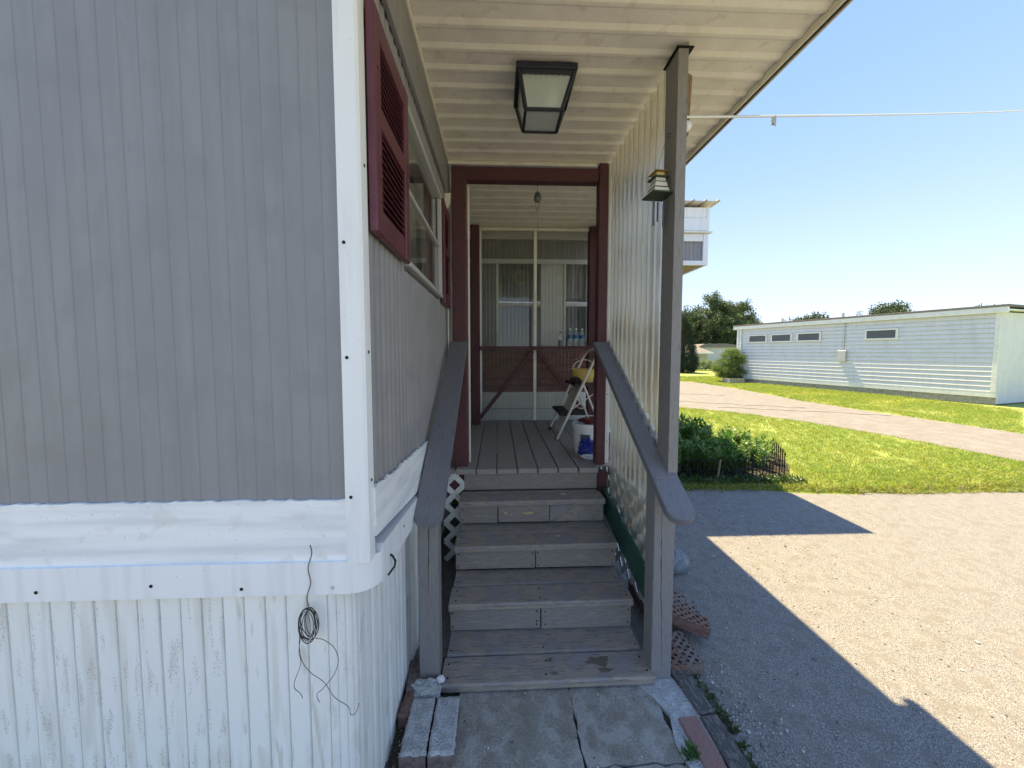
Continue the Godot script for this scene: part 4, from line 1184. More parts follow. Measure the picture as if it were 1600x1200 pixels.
# ------------------------------------------------------------------ lamp, chimes, line
func build_lamp_and_chimes():
	var l := thing("ceiling_lantern", "dark blue-black tapered ceiling lantern with frosted panes, unlit", "lantern", Vector3(.225, 2.89, -1.83))
	var cx := .228
	var cz := -1.845
	span(l, "collar", Vector3(cx - .142, 2.855, cz - .142), Vector3(cx + .142, 2.884, cz + .142), M.navy, .004)
	span(l, "back_plate", Vector3(cx - .12, 2.884, cz - .12), Vector3(cx + .12, 2.899, cz + .12), M.navy, .0)
	var rt := .128
	var rb := .085
	var yt := 2.855
	var yb := 2.685
	var bz := cz + .035
	var top := [Vector3(cx - rt, yt, cz - rt), Vector3(cx + rt, yt, cz - rt), Vector3(cx + rt, yt, cz + rt), Vector3(cx - rt, yt, cz + rt)]
	var bot := [Vector3(cx - rb - .012, yb, bz - rb), Vector3(cx + rb - .012, yb, bz - rb), Vector3(cx + rb - .012, yb, bz + rb), Vector3(cx - rb - .012, yb, bz + rb)]
	for i in 4:
		var j := (i + 1) % 4
		bar(l, "corner_bar", top[i], bot[i], .017, .017, M.navy, Vector3(1, 0, 1 if i % 2 else -1))
		bar(l, "bottom_bar", bot[i], bot[j], .015, .013, M.navy, Vector3.UP)
		var b := MB.new()
		var o: Vector3 = ((top[i] + top[j]) * .5 - Vector3(cx, yt, cz)).normalized()
		b.quad_o(top[i], top[j], bot[j], bot[i], o)
		b.quad_o(top[i] - o * .003, top[j] - o * .003, bot[j] - o * .003, bot[i] - o * .003, -o)
		part(l, "pane", b.mesh(), M.frost)
		# scalloped edge hanging from the collar
		var poly := PackedVector2Array([Vector2(-.118, .012), Vector2(.118, .012)])
		for k in 33:
			var x := .118 - .236 * k / 32.0
			poly.append(Vector2(x, -.012 - .005 * absf(sin(PI * 4.5 * k / 16.0))))
		var sc := MB.new()
		sc.prism(poly, Transform3D(), .002)
		var mid: Vector3 = (top[i] + top[j]) * .5 + o * .004 - Vector3(0, .008, 0)
		part(l, "scallop_strip", sc.mesh(), M.navy, Transform3D(Basis(Vector3.UP.cross(o), Vector3.UP, o), mid))
	var bp := MB.new()
	bp.quad_o(bot[0], bot[1], bot[2], bot[3], Vector3.DOWN)
	bp.quad_o(bot[0] + Vector3(0, .003, 0), bot[1] + Vector3(0, .003, 0), bot[2] + Vector3(0, .003, 0), bot[3] + Vector3(0, .003, 0), Vector3.UP)
	part(l, "pane", bp.mesh(), M.frost)
	var bulb := MB.new()
	bulb.lathe(T(cx + .035, 2.735, cz + .055), [Vector2(0, 0), Vector2(.018, .006), Vector2(.029, .028), Vector2(.026, .05), Vector2(.014, .075), Vector2(.013, .11)], 14)
	part(l, "bulb", bulb.mesh(), plain(C(235, 235, 228), .3))
	# pagoda wind chime on the post
	var p := thing("pagoda_wind_chime", "small green and white pagoda wind chime hanging on the roof post", "wind chime", Vector3(.735, 2.3, -1.66))
	var tier := func(called: String, y0: float, y1: float, r0: float, r1: float, m: Material):
		var b3 := MB.new()
		b3.lathe(Transform3D(Basis(Vector3.UP, PI / 4 + .1), Vector3(.735, 0, -1.66)), [Vector2(0, y0), Vector2(r0 * 1.414, y0), Vector2(r1 * 1.414, y1), Vector2(0, y1)], 4)
		var am := b3.mesh()
		part(p, called, flat(am), m)
	var cream := plain(C(214, 190, 120), .6)
	var gr := plain(C(58, 74, 58), .6)
	var wh := plain(C(214, 212, 200), .6)
	tier.call("base_plate", 2.272, 2.279, .052, .050, gr)
	tier.call("wall_tier", 2.279, 2.300, .036, .033, wh)
	tier.call("band", 2.300, 2.306, .033, .032, gr)
	tier.call("wall_tier", 2.306, 2.326, .030, .027, wh)
	tier.call("band", 2.326, 2.331, .027, .026, gr)
	tier.call("wall_tier", 2.331, 2.347, .024, .022, wh)
	tier.call("eave", 2.347, 2.353, .036, .033, gr)
	tier.call("lantern_tier", 2.353, 2.372, .019, .019, cream)
	tier.call("roof_tier", 2.372, 2.380, .034, .026, plain(C(150, 124, 84), .6))
	var cord := MB.new()
	cord.tube([Vector3(.735, 2.38, -1.66), Vector3(.737, 2.42, -1.66), Vector3(.765, 2.53, -1.652), Vector3(.772, 2.535, -1.65)], .001, 5)
	part(p, "cord", cord.mesh(), M.bare_wood)
	for q in [Vector3(-.028, .11, .02), Vector3(.0, .085, .0), Vector3(.018, .12, .022), Vector3(.032, .10, -.012)]:
		var b4 := MB.new()
		b4.cyl(Vector3(.735 + q.x, 2.245, -1.66 + q.z), Vector3(.735 + q.x, 2.245 - q.y, -1.66 + q.z), .0042, .0042, 8)
		b4.cyl(Vector3(.735 + q.x, 2.273, -1.66 + q.z), Vector3(.735 + q.x, 2.245, -1.66 + q.z), .0006, .0006, 5)
		part(p, "chime_tube", b4.mesh(), M.chime)
	# small chime under the maroon beam
	var s := thing("hanging_chime", "small blue-green ornament chime hanging from the maroon beam", "wind chime", Vector3(.286, 2.66, -2.62))
	var orn := MB.new()
	orn.lathe(T(.286, 2.665, -2.62), [Vector2(0, .038), Vector2(.01, .036), Vector2(.014, .03), Vector2(.022, .024), Vector2(.019, .014), Vector2(.026, .004), Vector2(.024, -.008), Vector2(0, -.01)], 12)
	part(s, "ornament", orn.mesh(), plain(C(46, 66, 72), .35))
	var orn2 := MB.new()
	orn2.lathe(T(.286, 2.648, -2.62), [Vector2(0, .008), Vector2(.026, .007), Vector2(.028, -.004), Vector2(.018, -.014), Vector2(0, -.014)], 12)
	part(s, "bell", orn2.mesh(), plain(C(120, 116, 110), .35))
	var cd := MB.new()
	cd.tube([Vector3(.286, 2.703, -2.62), Vector3(.286, 2.765, -2.62)], .0012, 5)
	for q in [[-.016, .0], [.014, .0], [.004, .012]]:
		cd.tube([Vector3(.286 + q[0], 2.64, -2.62 + q[1]), Vector3(.286 + q[0] * .4, 2.555, -2.62 + q[1])], .0009, 5)
	cd.tube([Vector3(.286, 2.636, -2.62), Vector3(.288, 2.40, -2.62)], .0006, 4)
	part(s, "cord", cd.mesh(), M.iron)
	for q in [[-.010, .05], [.008, .055]]:
		var ct := MB.new()
		ct.cyl(Vector3(.286 + q[0], 2.565, -2.62), Vector3(.286 + q[0], 2.565 - q[1], -2.62), .0025, .0025, 6)
		part(s, "chime_tube", ct.mesh(), M.aluminium)
	# white line from the post out over the driveway, with a clip
	var c := thing("clothes_line", "white line stretched from the roof post out over the driveway", "line", Vector3(.85, 2.62, -1.68))
	var ln := MB.new()
	var a := Vector3(.85, 2.625, -1.66)
	var e := Vector3(8.426, 5.063, -5.0)
	var pts := []
	for i in 25:
		var t := i / 24.0
		pts.append(a.lerp(e, t) + Vector3(0, -.03 * sin(PI * t), 0))
	ln.tube(pts, .0055, 6)
	part(c, "rope", ln.mesh(), plain(C(226, 226, 222), .6))
	var clip_at: Vector3 = pts[2]
	span(c, "clip", clip_at + Vector3(-.012, -.045, -.006), clip_at + Vector3(.010, .004, .006), plain(C(176, 176, 172), .5), .003)
	bar(c, "clip_jaw", clip_at + Vector3(-.02, -.02, .008), clip_at + Vector3(.004, -.055, .008), .007, .006, plain(C(196, 196, 190), .5))
	var cl := thing("line_bracket", "small white fitting screwed to the outer side of the roof post", "bracket", Vector3(.85, 2.58, -1.66))
	var lb := MB.new()
	lb.lathe(Transform3D(rot(Vector3.FORWARD, 70), Vector3(.831, 2.575, -1.66)), [Vector2(0, .0), Vector2(.026, .0), Vector2(.028, .02), Vector2(.018, .045), Vector2(.012, .05), Vector2(0, .05)], 14)
	part(cl, "body", lb.mesh(), plain(C(220, 220, 216), .4))
	span(cl, "base", Vector3(.8295, 2.55, -1.70), Vector3(.842, 2.64, -1.63), plain(C(212, 212, 206), .4))

func flat(m: ArrayMesh) -> ArrayMesh:
	# same triangles with flat normals
	var a := m.surface_get_arrays(0)
	var v: PackedVector3Array = a[Mesh.ARRAY_VERTEX]
	var b := MB.new()
	for i in range(0, v.size(), 3):
		b.tri(v[i], v[i + 2], v[i + 1])
	return b.mesh()

# ------------------------------------------------------------------ things on the porch
func blob(at: Vector3, s: Vector3, sd: int, rough := .3, seg := 14) -> ArrayMesh:
	# crumpled closed lump
	var f := FastNoiseLite.new()
	f.seed = sd
	f.frequency = 1.6
	var b := MB.new()
	var p := []
	for i in seg + 1:
		var row := []
		for k in seg:
			var th := PI * i / seg
			var ph := TAU * k / seg
			var d := Vector3(sin(th) * cos(ph), cos(th), sin(th) * sin(ph))
			row.append(at + d * s * (1.0 + rough * f.get_noise_3dv(d * 1.3) + rough * .5 * f.get_noise_3dv(d * 4.0)))
		p.append(row)
	for i in seg:
		for k in seg:
			var k2 := (k + 1) % seg
			b.quad_o(p[i][k], p[i][k2], p[i + 1][k2], p[i + 1][k], (p[i][k] + p[i + 1][k2]) * .5 - at)
	return b.mesh()

func bottle_mesh(h: float, r: float) -> ArrayMesh:
	var b := MB.new()
	b.lathe(Transform3D(), [Vector2(0, 0), Vector2(r * .85, 0), Vector2(r, h * .04), Vector2(r, h * .16), Vector2(r * .93, h * .2), Vector2(r, h * .24), Vector2(r, h * .62), Vector2(r * .8, h * .74), Vector2(r * .42, h * .88), Vector2(r * .40, h * .93)], 14)
	return b.mesh()

func build_porch_things():
	# folding step stool
	var s := thing("step_stool", "white folding step stool with black treads on the porch", "step stool", Vector3(.75, .725, -3.57))
	var dv := Vector3(.40, .86, 0).normalized()
	var hoop := []
	var near_f := Vector3(.556, .735, -3.33)
	var far_f := Vector3(.556, .735, -3.81)
	hoop.append(near_f)
	hoop.append(near_f + dv * .80)
	for i in 9:
		var t := PI * i / 8.0
		hoop.append(Vector3(.556, .735, -3.57) + dv * (.84 + .10 * sin(t)) + Vector3(0, 0, .24 * cos(t)))
	hoop.append(far_f + dv * .80)
	hoop.append(far_f)
	var b := MB.new()
	b.tube(hoop, .0125, 8)
	part(s, "front_frame", b.mesh(), M.tube_white)
	for z in [-3.345, -3.795]:
		b = MB.new()
		b.tube([Vector3(1.02, .735, z), Vector3(.80, 1.27, z)], .011, 8)
		part(s, "rear_leg", b.mesh(), M.tube_white)
		b = MB.new()
		b.tube([Vector3(.66, .96, z), Vector3(.93, .955, z)], .006, 6)
		b.tube([Vector3(.70, 1.02, z), Vector3(.90, 1.16, z)], .006, 6)
		part(s, "brace", b.mesh(), M.tube_white)
		for x in [.556, 1.02]:
			b = MB.new()
			b.cyl(Vector3(x - .003, .726, z), Vector3(x + .006, .757, z), .016, .016, 10)
			part(s, "foot_cap", b.mesh(), M.black)
	b = MB.new()
	b.tube([Vector3(1.02, .80, -3.345), Vector3(1.02, .80, -3.795)], .009, 6)
	part(s, "cross_bar", b.mesh(), M.tube_white)
	span(s, "tread", Vector3(.58, .955, -3.80), Vector3(.83, .985, -3.34), M.black, .008)
	span(s, "tread", Vector3(.72, 1.235, -3.80), Vector3(.97, 1.262, -3.34), M.black, .008)
	bar(s, "tread_support", Vector3(.60, .77, -3.57), Vector3(.80, 1.24, -3.57), .30, .004, M.tube_white, Vector3(0, 0, 1))
	# yellow basket on its top tread
	var y := thing("plastic_basket", "yellow plastic basket with handle on the step stool", "basket", Vector3(.86, 1.264, -3.56))
	b = MB.new()
	var rr := [Vector2(0, .0), Vector2(.085, .0), Vector2(.10, .12), Vector2(.106, .122), Vector2(.106, .128), Vector2(.095, .128), Vector2(.083, .012), Vector2(0, .012)]
	b.lathe(Transform3D(Basis(Vector3(1.15, 0, 0), Vector3.UP, Vector3(0, 0, 1.5)), Vector3(.85, 1.264, -3.56)), rr, 20)
	part(y, "tub", b.mesh(), M.yellow)
	b = MB.new()
	var hp := []
	for i in 13:
		var t2 := PI * i / 12.0
		hp.append(Vector3(.85 - .0 + .115 * cos(t2), 1.385 + .10 * sin(t2), -3.50))
	b.tube(hp, .005, 6)
	part(y, "handle", b.mesh(), M.tube_white)
	# folded rag on the tread edge
	solo("folded_cloth", "crumpled dark cloth hanging at the edge of the stool top", "cloth", blob(Vector3.ZERO, Vector3(.05, .03, .08), 5, .7), plain(C(60, 52, 56), .9), T(.755, 1.285, -3.45))
	# white bucket
	var u := thing("bucket", "white plastic bucket behind the right maroon post", "bucket", Vector3(.745, .726, -2.93))
	b = MB.new()
	b.lathe(T(.745, .727, -2.93), [Vector2(0, 0), Vector2(.104, 0), Vector2(.122, .225), Vector2(.128, .225), Vector2(.128, .242), Vector2(.124, .25), Vector2(.118, .248), Vector2(.10, .012), Vector2(0, .012)], 24)
	part(u, "tub", b.mesh(), M.bucket)
	b = MB.new()
	var hb := []
	for i in 15:
		var t3 := PI * i / 14.0
		hb.append(Vector3(.745 + .136 * cos(t3), .965 - .10 * sin(t3), -2.93 + .098 * sin(t3)))
	b.tube(hb, .0025, 6)
	part(u, "bail", b.mesh(), M.aluminium)
	var lab := MB.new()
	for i in 5:
		var a0 := 1.65 + .13 * i
		var a1 := a0 + .13
		var f := func(aa: float, yy: float) -> Vector3: return Vector3(.745, .727 + yy, -2.93) + Vector3(cos(aa), 0, sin(aa)) * (.1092 + .0816 * yy)
		lab.quad_o(f.call(a0, .06), f.call(a1, .06), f.call(a1, .17), f.call(a0, .17), f.call(a0 + .06, .1) - Vector3(.745, .83, -2.93))
	part(u, "print_panel", lab.mesh(), plain(C(92, 96, 92), .5))
	solo("red_bag", "crumpled dark red plastic bag lying on the white bucket", "bag", blob(Vector3.ZERO, Vector3(.085, .02, .075), 8, .7, 18), M.red_bag, T(.76, .992, -2.92))
	solo("blue_bag", "crumpled blue plastic bag at the foot of the white bucket", "bag", blob(Vector3.ZERO, Vector3(.075, .075, .04), 12, .5, 18), M.blue_bag, T(.705, .80, -2.765))
	solo("white_bag", "crumpled white plastic scrap on the deck below the blue bag", "bag", blob(Vector3.ZERO, Vector3(.06, .018, .03), 15, .6, 18), plain(C(214, 214, 214), .4), T(.705, .745, -2.725))
	# bottles on the maroon rail
	var bm := bottle_mesh(.20, .031)
	var spots := [[.825, "nearest the dark bottle"], [.893, "in the middle of the three"], [.962, "next to the maroon post"]]
	for q in spots:
		var w := thing("water_bottle", "clear water bottle with blue label on the maroon rail, " + q[1], "bottle", Vector3(q[0], 1.626, -4.085), "water bottles on the rail")
		part(w, "body", bm, M.bottle, T(q[0], 1.6265, -4.085))
		var lb := MB.new()
		lb.lathe(T(q[0], 1.6265, -4.085), [Vector2(.0316, .085), Vector2(.0316, .125)], 14)
		part(w, "label_band", lb.mesh(), plain(C(52, 104, 150), .4))
		var cp := MB.new()
		cp.cyl(Vector3(q[0], 1.8105, -4.085), Vector3(q[0], 1.828, -4.085), .0135, .0135, 12)
		part(w, "cap", cp.mesh(), plain(C(214, 220, 226), .4))
	var k := thing("dark_bottle", "small dark bottle with clear neck on the maroon rail", "bottle", Vector3(.713, 1.626, -4.085))
	part(k, "body", bottle_mesh(.16, .024), M.bottle, T(.713, 1.6265, -4.085))
	var liq := MB.new()
	liq.lathe(T(.713, 1.6275, -4.085), [Vector2(0, 0), Vector2(.0215, .001), Vector2(.0215, .07), Vector2(0, .07)], 14)
	part(k, "liquid", liq.mesh(), M.black)
	var kc := MB.new()
	kc.cyl(Vector3(.713, 1.776, -4.085), Vector3(.713, 1.79, -4.085), .012, .012, 10)
	part(k, "cap", kc.mesh(), M.red_bag)
	# carton on the side rail, seen blurred through the ribbed panel
	solo("carton", "tan carton on the white rail, seen through the ribbed plastic", "box", bx(Vector3(.11, .17, .30), .004), plain(C(196, 164, 104), .8), T(1.10, 1.786, -3.15))
	# round ornament hung in the window behind the screen
	var o := thing("window_ornament", "round yellow-green flower ornament hanging in the window behind the screen", "ornament", Vector3(.30, 2.5, -4.46))
	b = MB.new()
	for i in 14:
		var t4 := TAU * i / 14
		var d2 := Vector3(cos(t4), sin(t4), 0)
		var e2 := Vector3(-sin(t4), cos(t4), 0)
		var c0 := Vector3(.29, 2.47, -4.46)
		b.quad_o(c0 + d2 * .04 - e2 * .012, c0 + d2 * .095 - e2 * .02, c0 + d2 * .104, c0 + d2 * .04 + e2 * .012, Vector3(0, 0, 1))
		b.quad_o(c0 + d2 * .04 + e2 * .012, c0 + d2 * .095 + e2 * .02, c0 + d2 * .104, c0 + d2 * .08, Vector3(0, 0, 1))
	part(o, "petals", b.mesh(), plain(C(132, 136, 66), .6))
	b = MB.new()
	b.cyl(Vector3(.29, 2.47, -4.462), Vector3(.29, 2.47, -4.452), .05, .05, 18)
	part(o, "centre", b.mesh(), plain(C(110, 104, 52), .5))

# ------------------------------------------------------------------ bricks, wire, small things
var brick_cache: ArrayMesh
func cored_brick() -> ArrayMesh:
	# brick with ten core holes: a top face round sunk hexagons, walls and sides
	if brick_cache:
		return brick_cache
	var L := .20
	var W := .092
	var H := .057
	var b := MB.new()
	var nx := 5
	var nz := 2
	var cw := L / nx
	var cd := W / nz
	for i in nx:
		for j in nz:
			var cx := -L / 2 + cw * (i + .5)
			var cz := -W / 2 + cd * (j + .5)
			var r := .0105
			var seg := 12
			for k in seg:
				var t0 := TAU * k / seg
				var t1 := TAU * (k + 1) / seg
				var p0 := Vector3(cx + r * cos(t0), H, cz + r * sin(t0))
				var p1 := Vector3(cx + r * cos(t1), H, cz + r * sin(t1))
				var q := func(t: float) -> Vector3:
					var c := cos(t)
					var s := sin(t)
					var m := 1.0 / maxf(absf(c), absf(s))
					return Vector3(cx + c * m * cw * .5, H, cz + s * m * cd * .5)
				b.quad_o(p0, p1, q.call(t1), q.call(t0), Vector3.UP)
				b.quad_o(p0, p1, p1 - Vector3(0, H * .9, 0), p0 - Vector3(0, H * .9, 0), Vector3(cx, H, cz) - p0)
				b.tri_o(p0 - Vector3(0, H * .9, 0), p1 - Vector3(0, H * .9, 0), Vector3(cx, H * .1, cz), Vector3.UP)
	var c4 := [Vector3(-L / 2, 0, -W / 2), Vector3(L / 2, 0, -W / 2), Vector3(L / 2, 0, W / 2), Vector3(-L / 2, 0, W / 2)]
	for k in 4:
		var a: Vector3 = c4[k]
		var e: Vector3 = c4[(k + 1) % 4]
		b.quad_o(a, e, e + Vector3(0, H, 0), a + Vector3(0, H, 0), (a + e))
	b.quad_o(c4[0], c4[1], c4[2], c4[3], Vector3.DOWN)
	brick_cache = b.mesh()
	return brick_cache

func build_bricks_and_bits():
	# pile of cored bricks against the foot of the porch
	var put := func(label: String, at: Vector3, yaw: float, tilt: float, roll: float, m: Material):
		solo("cored_brick", label, "brick", cored_brick(), m, Transform3D(rot(Vector3.UP, yaw) * rot(Vector3.RIGHT, tilt) * rot(Vector3.BACK, roll), at), "cored bricks heaped by the right post")
	put.call("cored brick lying flat nearest the right post, half hidden by it", Vector3(.853, .006, -1.70), 90.0, 0.0, 0.0, M.brick)
	put.call("dusty cored brick lying flat beside the post, foremost of the heap", Vector3(.938, .006, -1.705), 92.0, 0.0, 0.0, M.brick_dusty)
	put.call("reddish cored brick tilted across the heap, its long side showing", Vector3(1.035, .062, -1.85), -22.0, 0.0, -13.0, M.brick)
	put.call("cored brick tilted just behind the reddish one, second in the row", Vector3(1.03, .052, -1.96), -24.0, 0.0, -14.0, M.brick_dusty)
	put.call("cored brick tilted third in the row behind the post", Vector3(1.02, .048, -2.065), -25.0, 0.0, -15.0, M.brick_dusty)
	put.call("rearmost cored brick of the tilted row by the driveway", Vector3(.98, .05, -2.17), -26.0, 0.0, -14.0, M.brick)
	put.call("cored brick under the tilted row, mostly covered", Vector3(.90, .006, -1.93), 90.0, 0.0, 0.0, M.brick)
	put.call("cored brick deep under the heap beside the plastic panel", Vector3(.90, .006, -2.14), 90.0, 0.0, 0.0, M.brick)
	# left foot of the steps: two cement-smeared bricks and broken pieces
	for q in [[-.323, "left of the two cement-topped bricks before the left post"], [-.217, "right of the two cement-topped bricks before the left post"]]:
		var t := thing("paving_brick", q[1], "brick", Vector3(q[0], 0, -1.38), "cement-topped bricks by the left post")
		part(t, "brick_body", bx(Vector3(.098, .055, .232), .004), M.brick_dusty, T(q[0], .0275 + .004, -1.372))
		part(t, "cement_top", lumpy(.098, .228, .007, 3 if q[0] < -.3 else 4), M.cement, T(q[0], .059, -1.374))
	solo("broken_brick", "broken brown brick wedged under the left post by the skirting", "brick", bx(Vector3(.085, .06, .16), .006), M.brick_dusty, Transform3D(rot(Vector3.UP, 8), Vector3(-.378, .04, -1.60)))
	solo("broken_brick", "small broken brown brick lying against the white skirting", "brick", bx(Vector3(.045, .06, .11), .006), M.brick, Transform3D(rot(Vector3.UP, -6), Vector3(-.392, .034, -1.465)))
	solo("cement_lump", "pale lump of cement at the foot of the left post", "cement lump", blob(Vector3.ZERO, Vector3(.07, .035, .04), 21, .5, 18), M.cement, T(-.325, .055, -1.53))
	solo("white_pebble", "white pebble beside the foot of the left post", "pebble", blob(Vector3.ZERO, Vector3(.019, .014, .014), 25, .3, 12), plain(C(222, 220, 220), .6), T(-.262, .078, -1.555))
	# edging timbers and pink paver on the right of the slabs
	solo("edging_timber", "weathered dark edging timber next to the right post foot", "timber", bx(Vector3(.072, .05, .215), .005), M.edge_board, Transform3D(rot(Vector3.UP, 8), Vector3(.872, .012, -1.508)))
	solo("edging_timber", "weathered dark edging timber nearest the camera beside the pink paver", "timber", bx(Vector3(.078, .05, .42), .005), M.edge_board, Transform3D(rot(Vector3.UP, 2), Vector3(.892, .008, -1.185)))
	solo("pink_paver", "worn pink paver between the slabs and the edging timber", "paver", bx(Vector3(.085, .05, .30), .006), M.paver_pink, Transform3D(rot(Vector3.UP, 3), Vector3(.80, .006, -1.245)))
	# smooth grey stone at the porch side
	solo("grey_stone", "smooth rounded grey stone on the driveway behind the right post", "stone", blob(Vector3.ZERO, Vector3(.15, .09, .11), 33, .12, 22), M.stone, T(1.225, .055, -2.47))
	# loose gravel and litter
	var gm := blob(Vector3.ZERO, Vector3(.006, .0045, .006), 40, .5, 6)
	var mm := MultiMesh.new()
	mm.transform_format = MultiMesh.TRANSFORM_3D
	mm.use_colors = true
	mm.mesh = gm
	mm.instance_count = 1500
	for i in 1500:
		var x := rng.randf_range(.95, 2.6)
		var z := rng.randf_range(-3.7, -.9)
		if i % 3 == 0:
			x = .95 + absf(rng.randfn(0, .10)); z = rng.randf_range(-1.7, -.9)
		if i % 5 == 0:
			x = rng.randf_range(-.41, -.36) if i % 10 == 0 else rng.randf_range(-.16, .84); z = rng.randf_range(-1.6, -1.0)
		var sc := rng.randf_range(.3, .9) * (1.0 if rng.randf() < .93 else rng.randf_range(1.4, 2.4))
		mm.set_instance_transform(i, Transform3D(Basis.from_euler(Vector3(0, rng.randf() * TAU, 0)).scaled(Vector3.ONE * sc), Vector3(x, .002 + (.016 if x < .86 and x > -.18 else 0.0), z)))
		var g := rng.randf_range(.12, .5)
		mm.set_instance_color(i, Color(g, g * .97, g * .92))
	var mi := MultiMeshInstance3D.new()
	mi.name = "gravel"
	mi.multimesh = mm
	mi.material_override = vcol(.9)
	add_child(mi)
	mi.set_meta("kind", "stuff")
	mi.set_meta("label", "loose pale gravel scattered on the driveway and slabs"); mi.set_meta("category", "gravel")
	# coil of thin wire hanging on the end wall
	var w := thing("wire_coil", "coil of thin dark wire hanging on the white skirting", "wire", Vector3(-.52, .9, -.965))
	var zc := -.970
	var b := MB.new()
	var stem := []
	for i in 22:
		var t := i / 21.0
		stem.append(Vector3(-.512 + .004 * sin(t * 14.0) - .012 * t, 1.035 - .185 * t, zc + .002 * cos(t * 14.0)))
	b.tube(stem, .0018, 5)
	part(w, "twisted_lead", b.mesh(), plain(C(120, 112, 102), .6))
	b = MB.new()
	var loop := []
	for i in 260:
		var t2 := i / 260.0
		var a := TAU * 9.0 * t2
		var rx := .018 + .008 * sin(t2 * 9.0) + .003 * sin(t2 * 31.0)
		var ry := .042 + .007 * sin(t2 * 7.0 + 1.0)
		loop.append(Vector3(-.527 + rx * cos(a) + .004 * sin(t2 * 5.0), .805 + ry * sin(a) + .006 * sin(t2 * 4.0), zc + .008 * sin(t2 * 13.0) - .002))
	b.tube(loop, .0010, 5)
	part(w, "coil", b.mesh(), plain(C(38, 36, 34), .5))
	var tails := [[Vector2(-.545, .79), Vector2(-.555, .73), Vector2(-.552, .69), Vector2(-.572, .63), Vector2(-.556, .605), Vector2(-.55, .59)], [Vector2(-.55, .80), Vector2(-.552, .72), Vector2(-.53, .67), Vector2(-.49, .635), Vector2(-.462, .59), Vector2(-.425, .56), Vector2(-.418, .535), Vector2(-.402, .545), Vector2(-.395, .57)], [Vector2(-.51, .765), Vector2(-.48, .755), Vector2(-.452, .72), Vector2(-.455, .67), Vector2(-.49, .62), Vector2(-.51, .60), Vector2(-.503, .575)]]
	for tl in tails:
		var cv := Curve3D.new()
		for i in tl.size():
			var pr: Vector2 = tl[maxi(i - 1, 0)]
			var nx: Vector2 = tl[mini(i + 1, tl.size() - 1)]
			var tg := (nx - pr) * .22
			cv.add_point(Vector3(tl[i].x, tl[i].y, zc - .004), Vector3(-tg.x, -tg.y, 0), Vector3(tg.x, tg.y, 0))
		cv.bake_interval = .008
		b = MB.new()
		b.tube(Array(cv.get_baked_points()), .0009, 5)
		part(w, "loose_end", b.mesh(), plain(C(70, 66, 62), .5))
	# short black wire end poking out of the rail at the corner
	b = MB.new()
	b.tube([Vector3(-.36, .925, -1.12), Vector3(-.335, .915, -1.115), Vector3(-.328, .895, -1.12), Vector3(-.332, .875, -1.125), Vector3(-.345, .862, -1.10)], .0035, 6)
	solo("wire_stub", "short black wire end poking out under the white rail at the corner", "wire", b.mesh(), M.black, Transform3D())

func lumpy(w: float, d: float, h: float, sd: int) -> ArrayMesh:
	var f := FastNoiseLite.new()
	f.seed = sd
	f.frequency = 22.0
	var b := MB.new()
	var nx := 10
	var nz := 20
	var p := []
	for j in nz + 1:
		var row := []
		for i in nx + 1:
			var x := w * (float(i) / nx - .5)
			var z := d * (float(j) / nz - .5)
			var edge := minf(minf(i, nx - i), minf(j, nz - j))
			var jit := Vector3(f.get_noise_2d(x * 3, z * 3 + 5) * .006, 0, f.get_noise_2d(z * 3, x * 3 + 9) * .008) if edge == 0 else Vector3.ZERO
			row.append(Vector3(x, (0.0 if edge == 0 else h * (1.0 + .5 * f.get_noise_2d(x, z))), z) + jit)
		p.append(row)
	for j in nz:
		for i in nx:
			b.quad_o(p[j][i], p[j][i + 1], p[j + 1][i + 1], p[j + 1][i], Vector3.UP)
	return b.mesh()

# ------------------------------------------------------------------ plants
func leaf(b: MB, at: Vector3, dir: Vector3, side: Vector3, len: float, wid: float, bend := .25):
	var up := dir.cross(side).normalized()
	var m := at + dir * len * .5 + up * len * .08
	var e := at + dir * len - up * len * bend
	b.tri(at, m + side * wid * .5, m - side * wid * .5)
	b.tri(m + side * wid * .5, e, m - side * wid * .5)

func clump_mesh(sd: int, n: int, len: float, wid: float, spread: float) -> ArrayMesh:
	var rg := RandomNumberGenerator.new()
	rg.seed = sd
	var b := MB.new()
	for i in n:
		var d := Vector3(rg.randfn(), rg.randfn() * .8 + .25, rg.randfn()).normalized()
		var at := Vector3(rg.randfn(), rg.randfn(), rg.randfn()).normalized() * spread * sqrt(rg.randf())
		var s := d.cross(Vector3(rg.randfn(), rg.randfn(), rg.randfn())).normalized()
		var g := rg.randf_range(.7, 1.25)
		b.col = Color(g, g, g)
		leaf(b, at, d, s, len * rg.randf_range(.6, 1.2), wid * rg.randf_range(.7, 1.2))
	return b.mesh()

func merged(mesh: ArrayMesh, xs: Array, cols: Array, inv: Transform3D) -> ArrayMesh:
	# many placed copies joined into one mesh; each copy has a colour of its own
	var arr := mesh.surface_get_arrays(0)
	var v0: PackedVector3Array = arr[Mesh.ARRAY_VERTEX]
	var n0: PackedVector3Array = arr[Mesh.ARRAY_NORMAL]
	var v := PackedVector3Array()
	var n := PackedVector3Array()
	var c := PackedColorArray()
	var cc := PackedColorArray()
	cc.resize(v0.size())
	for i in xs.size():
		var t: Transform3D = inv * xs[i]
		v.append_array(t * v0)
		n.append_array(Transform3D(t.basis.orthonormalized(), Vector3.ZERO) * n0)
		cc.fill(cols[i])
		c.append_array(cc)
	var out := []
	out.resize(Mesh.ARRAY_MAX)
	out[Mesh.ARRAY_VERTEX] = v
	out[Mesh.ARRAY_NORMAL] = n
	out[Mesh.ARRAY_COLOR] = c
	var am := ArrayMesh.new()
	am.add_surface_from_arrays(Mesh.PRIMITIVE_TRIANGLES, out)
	return am

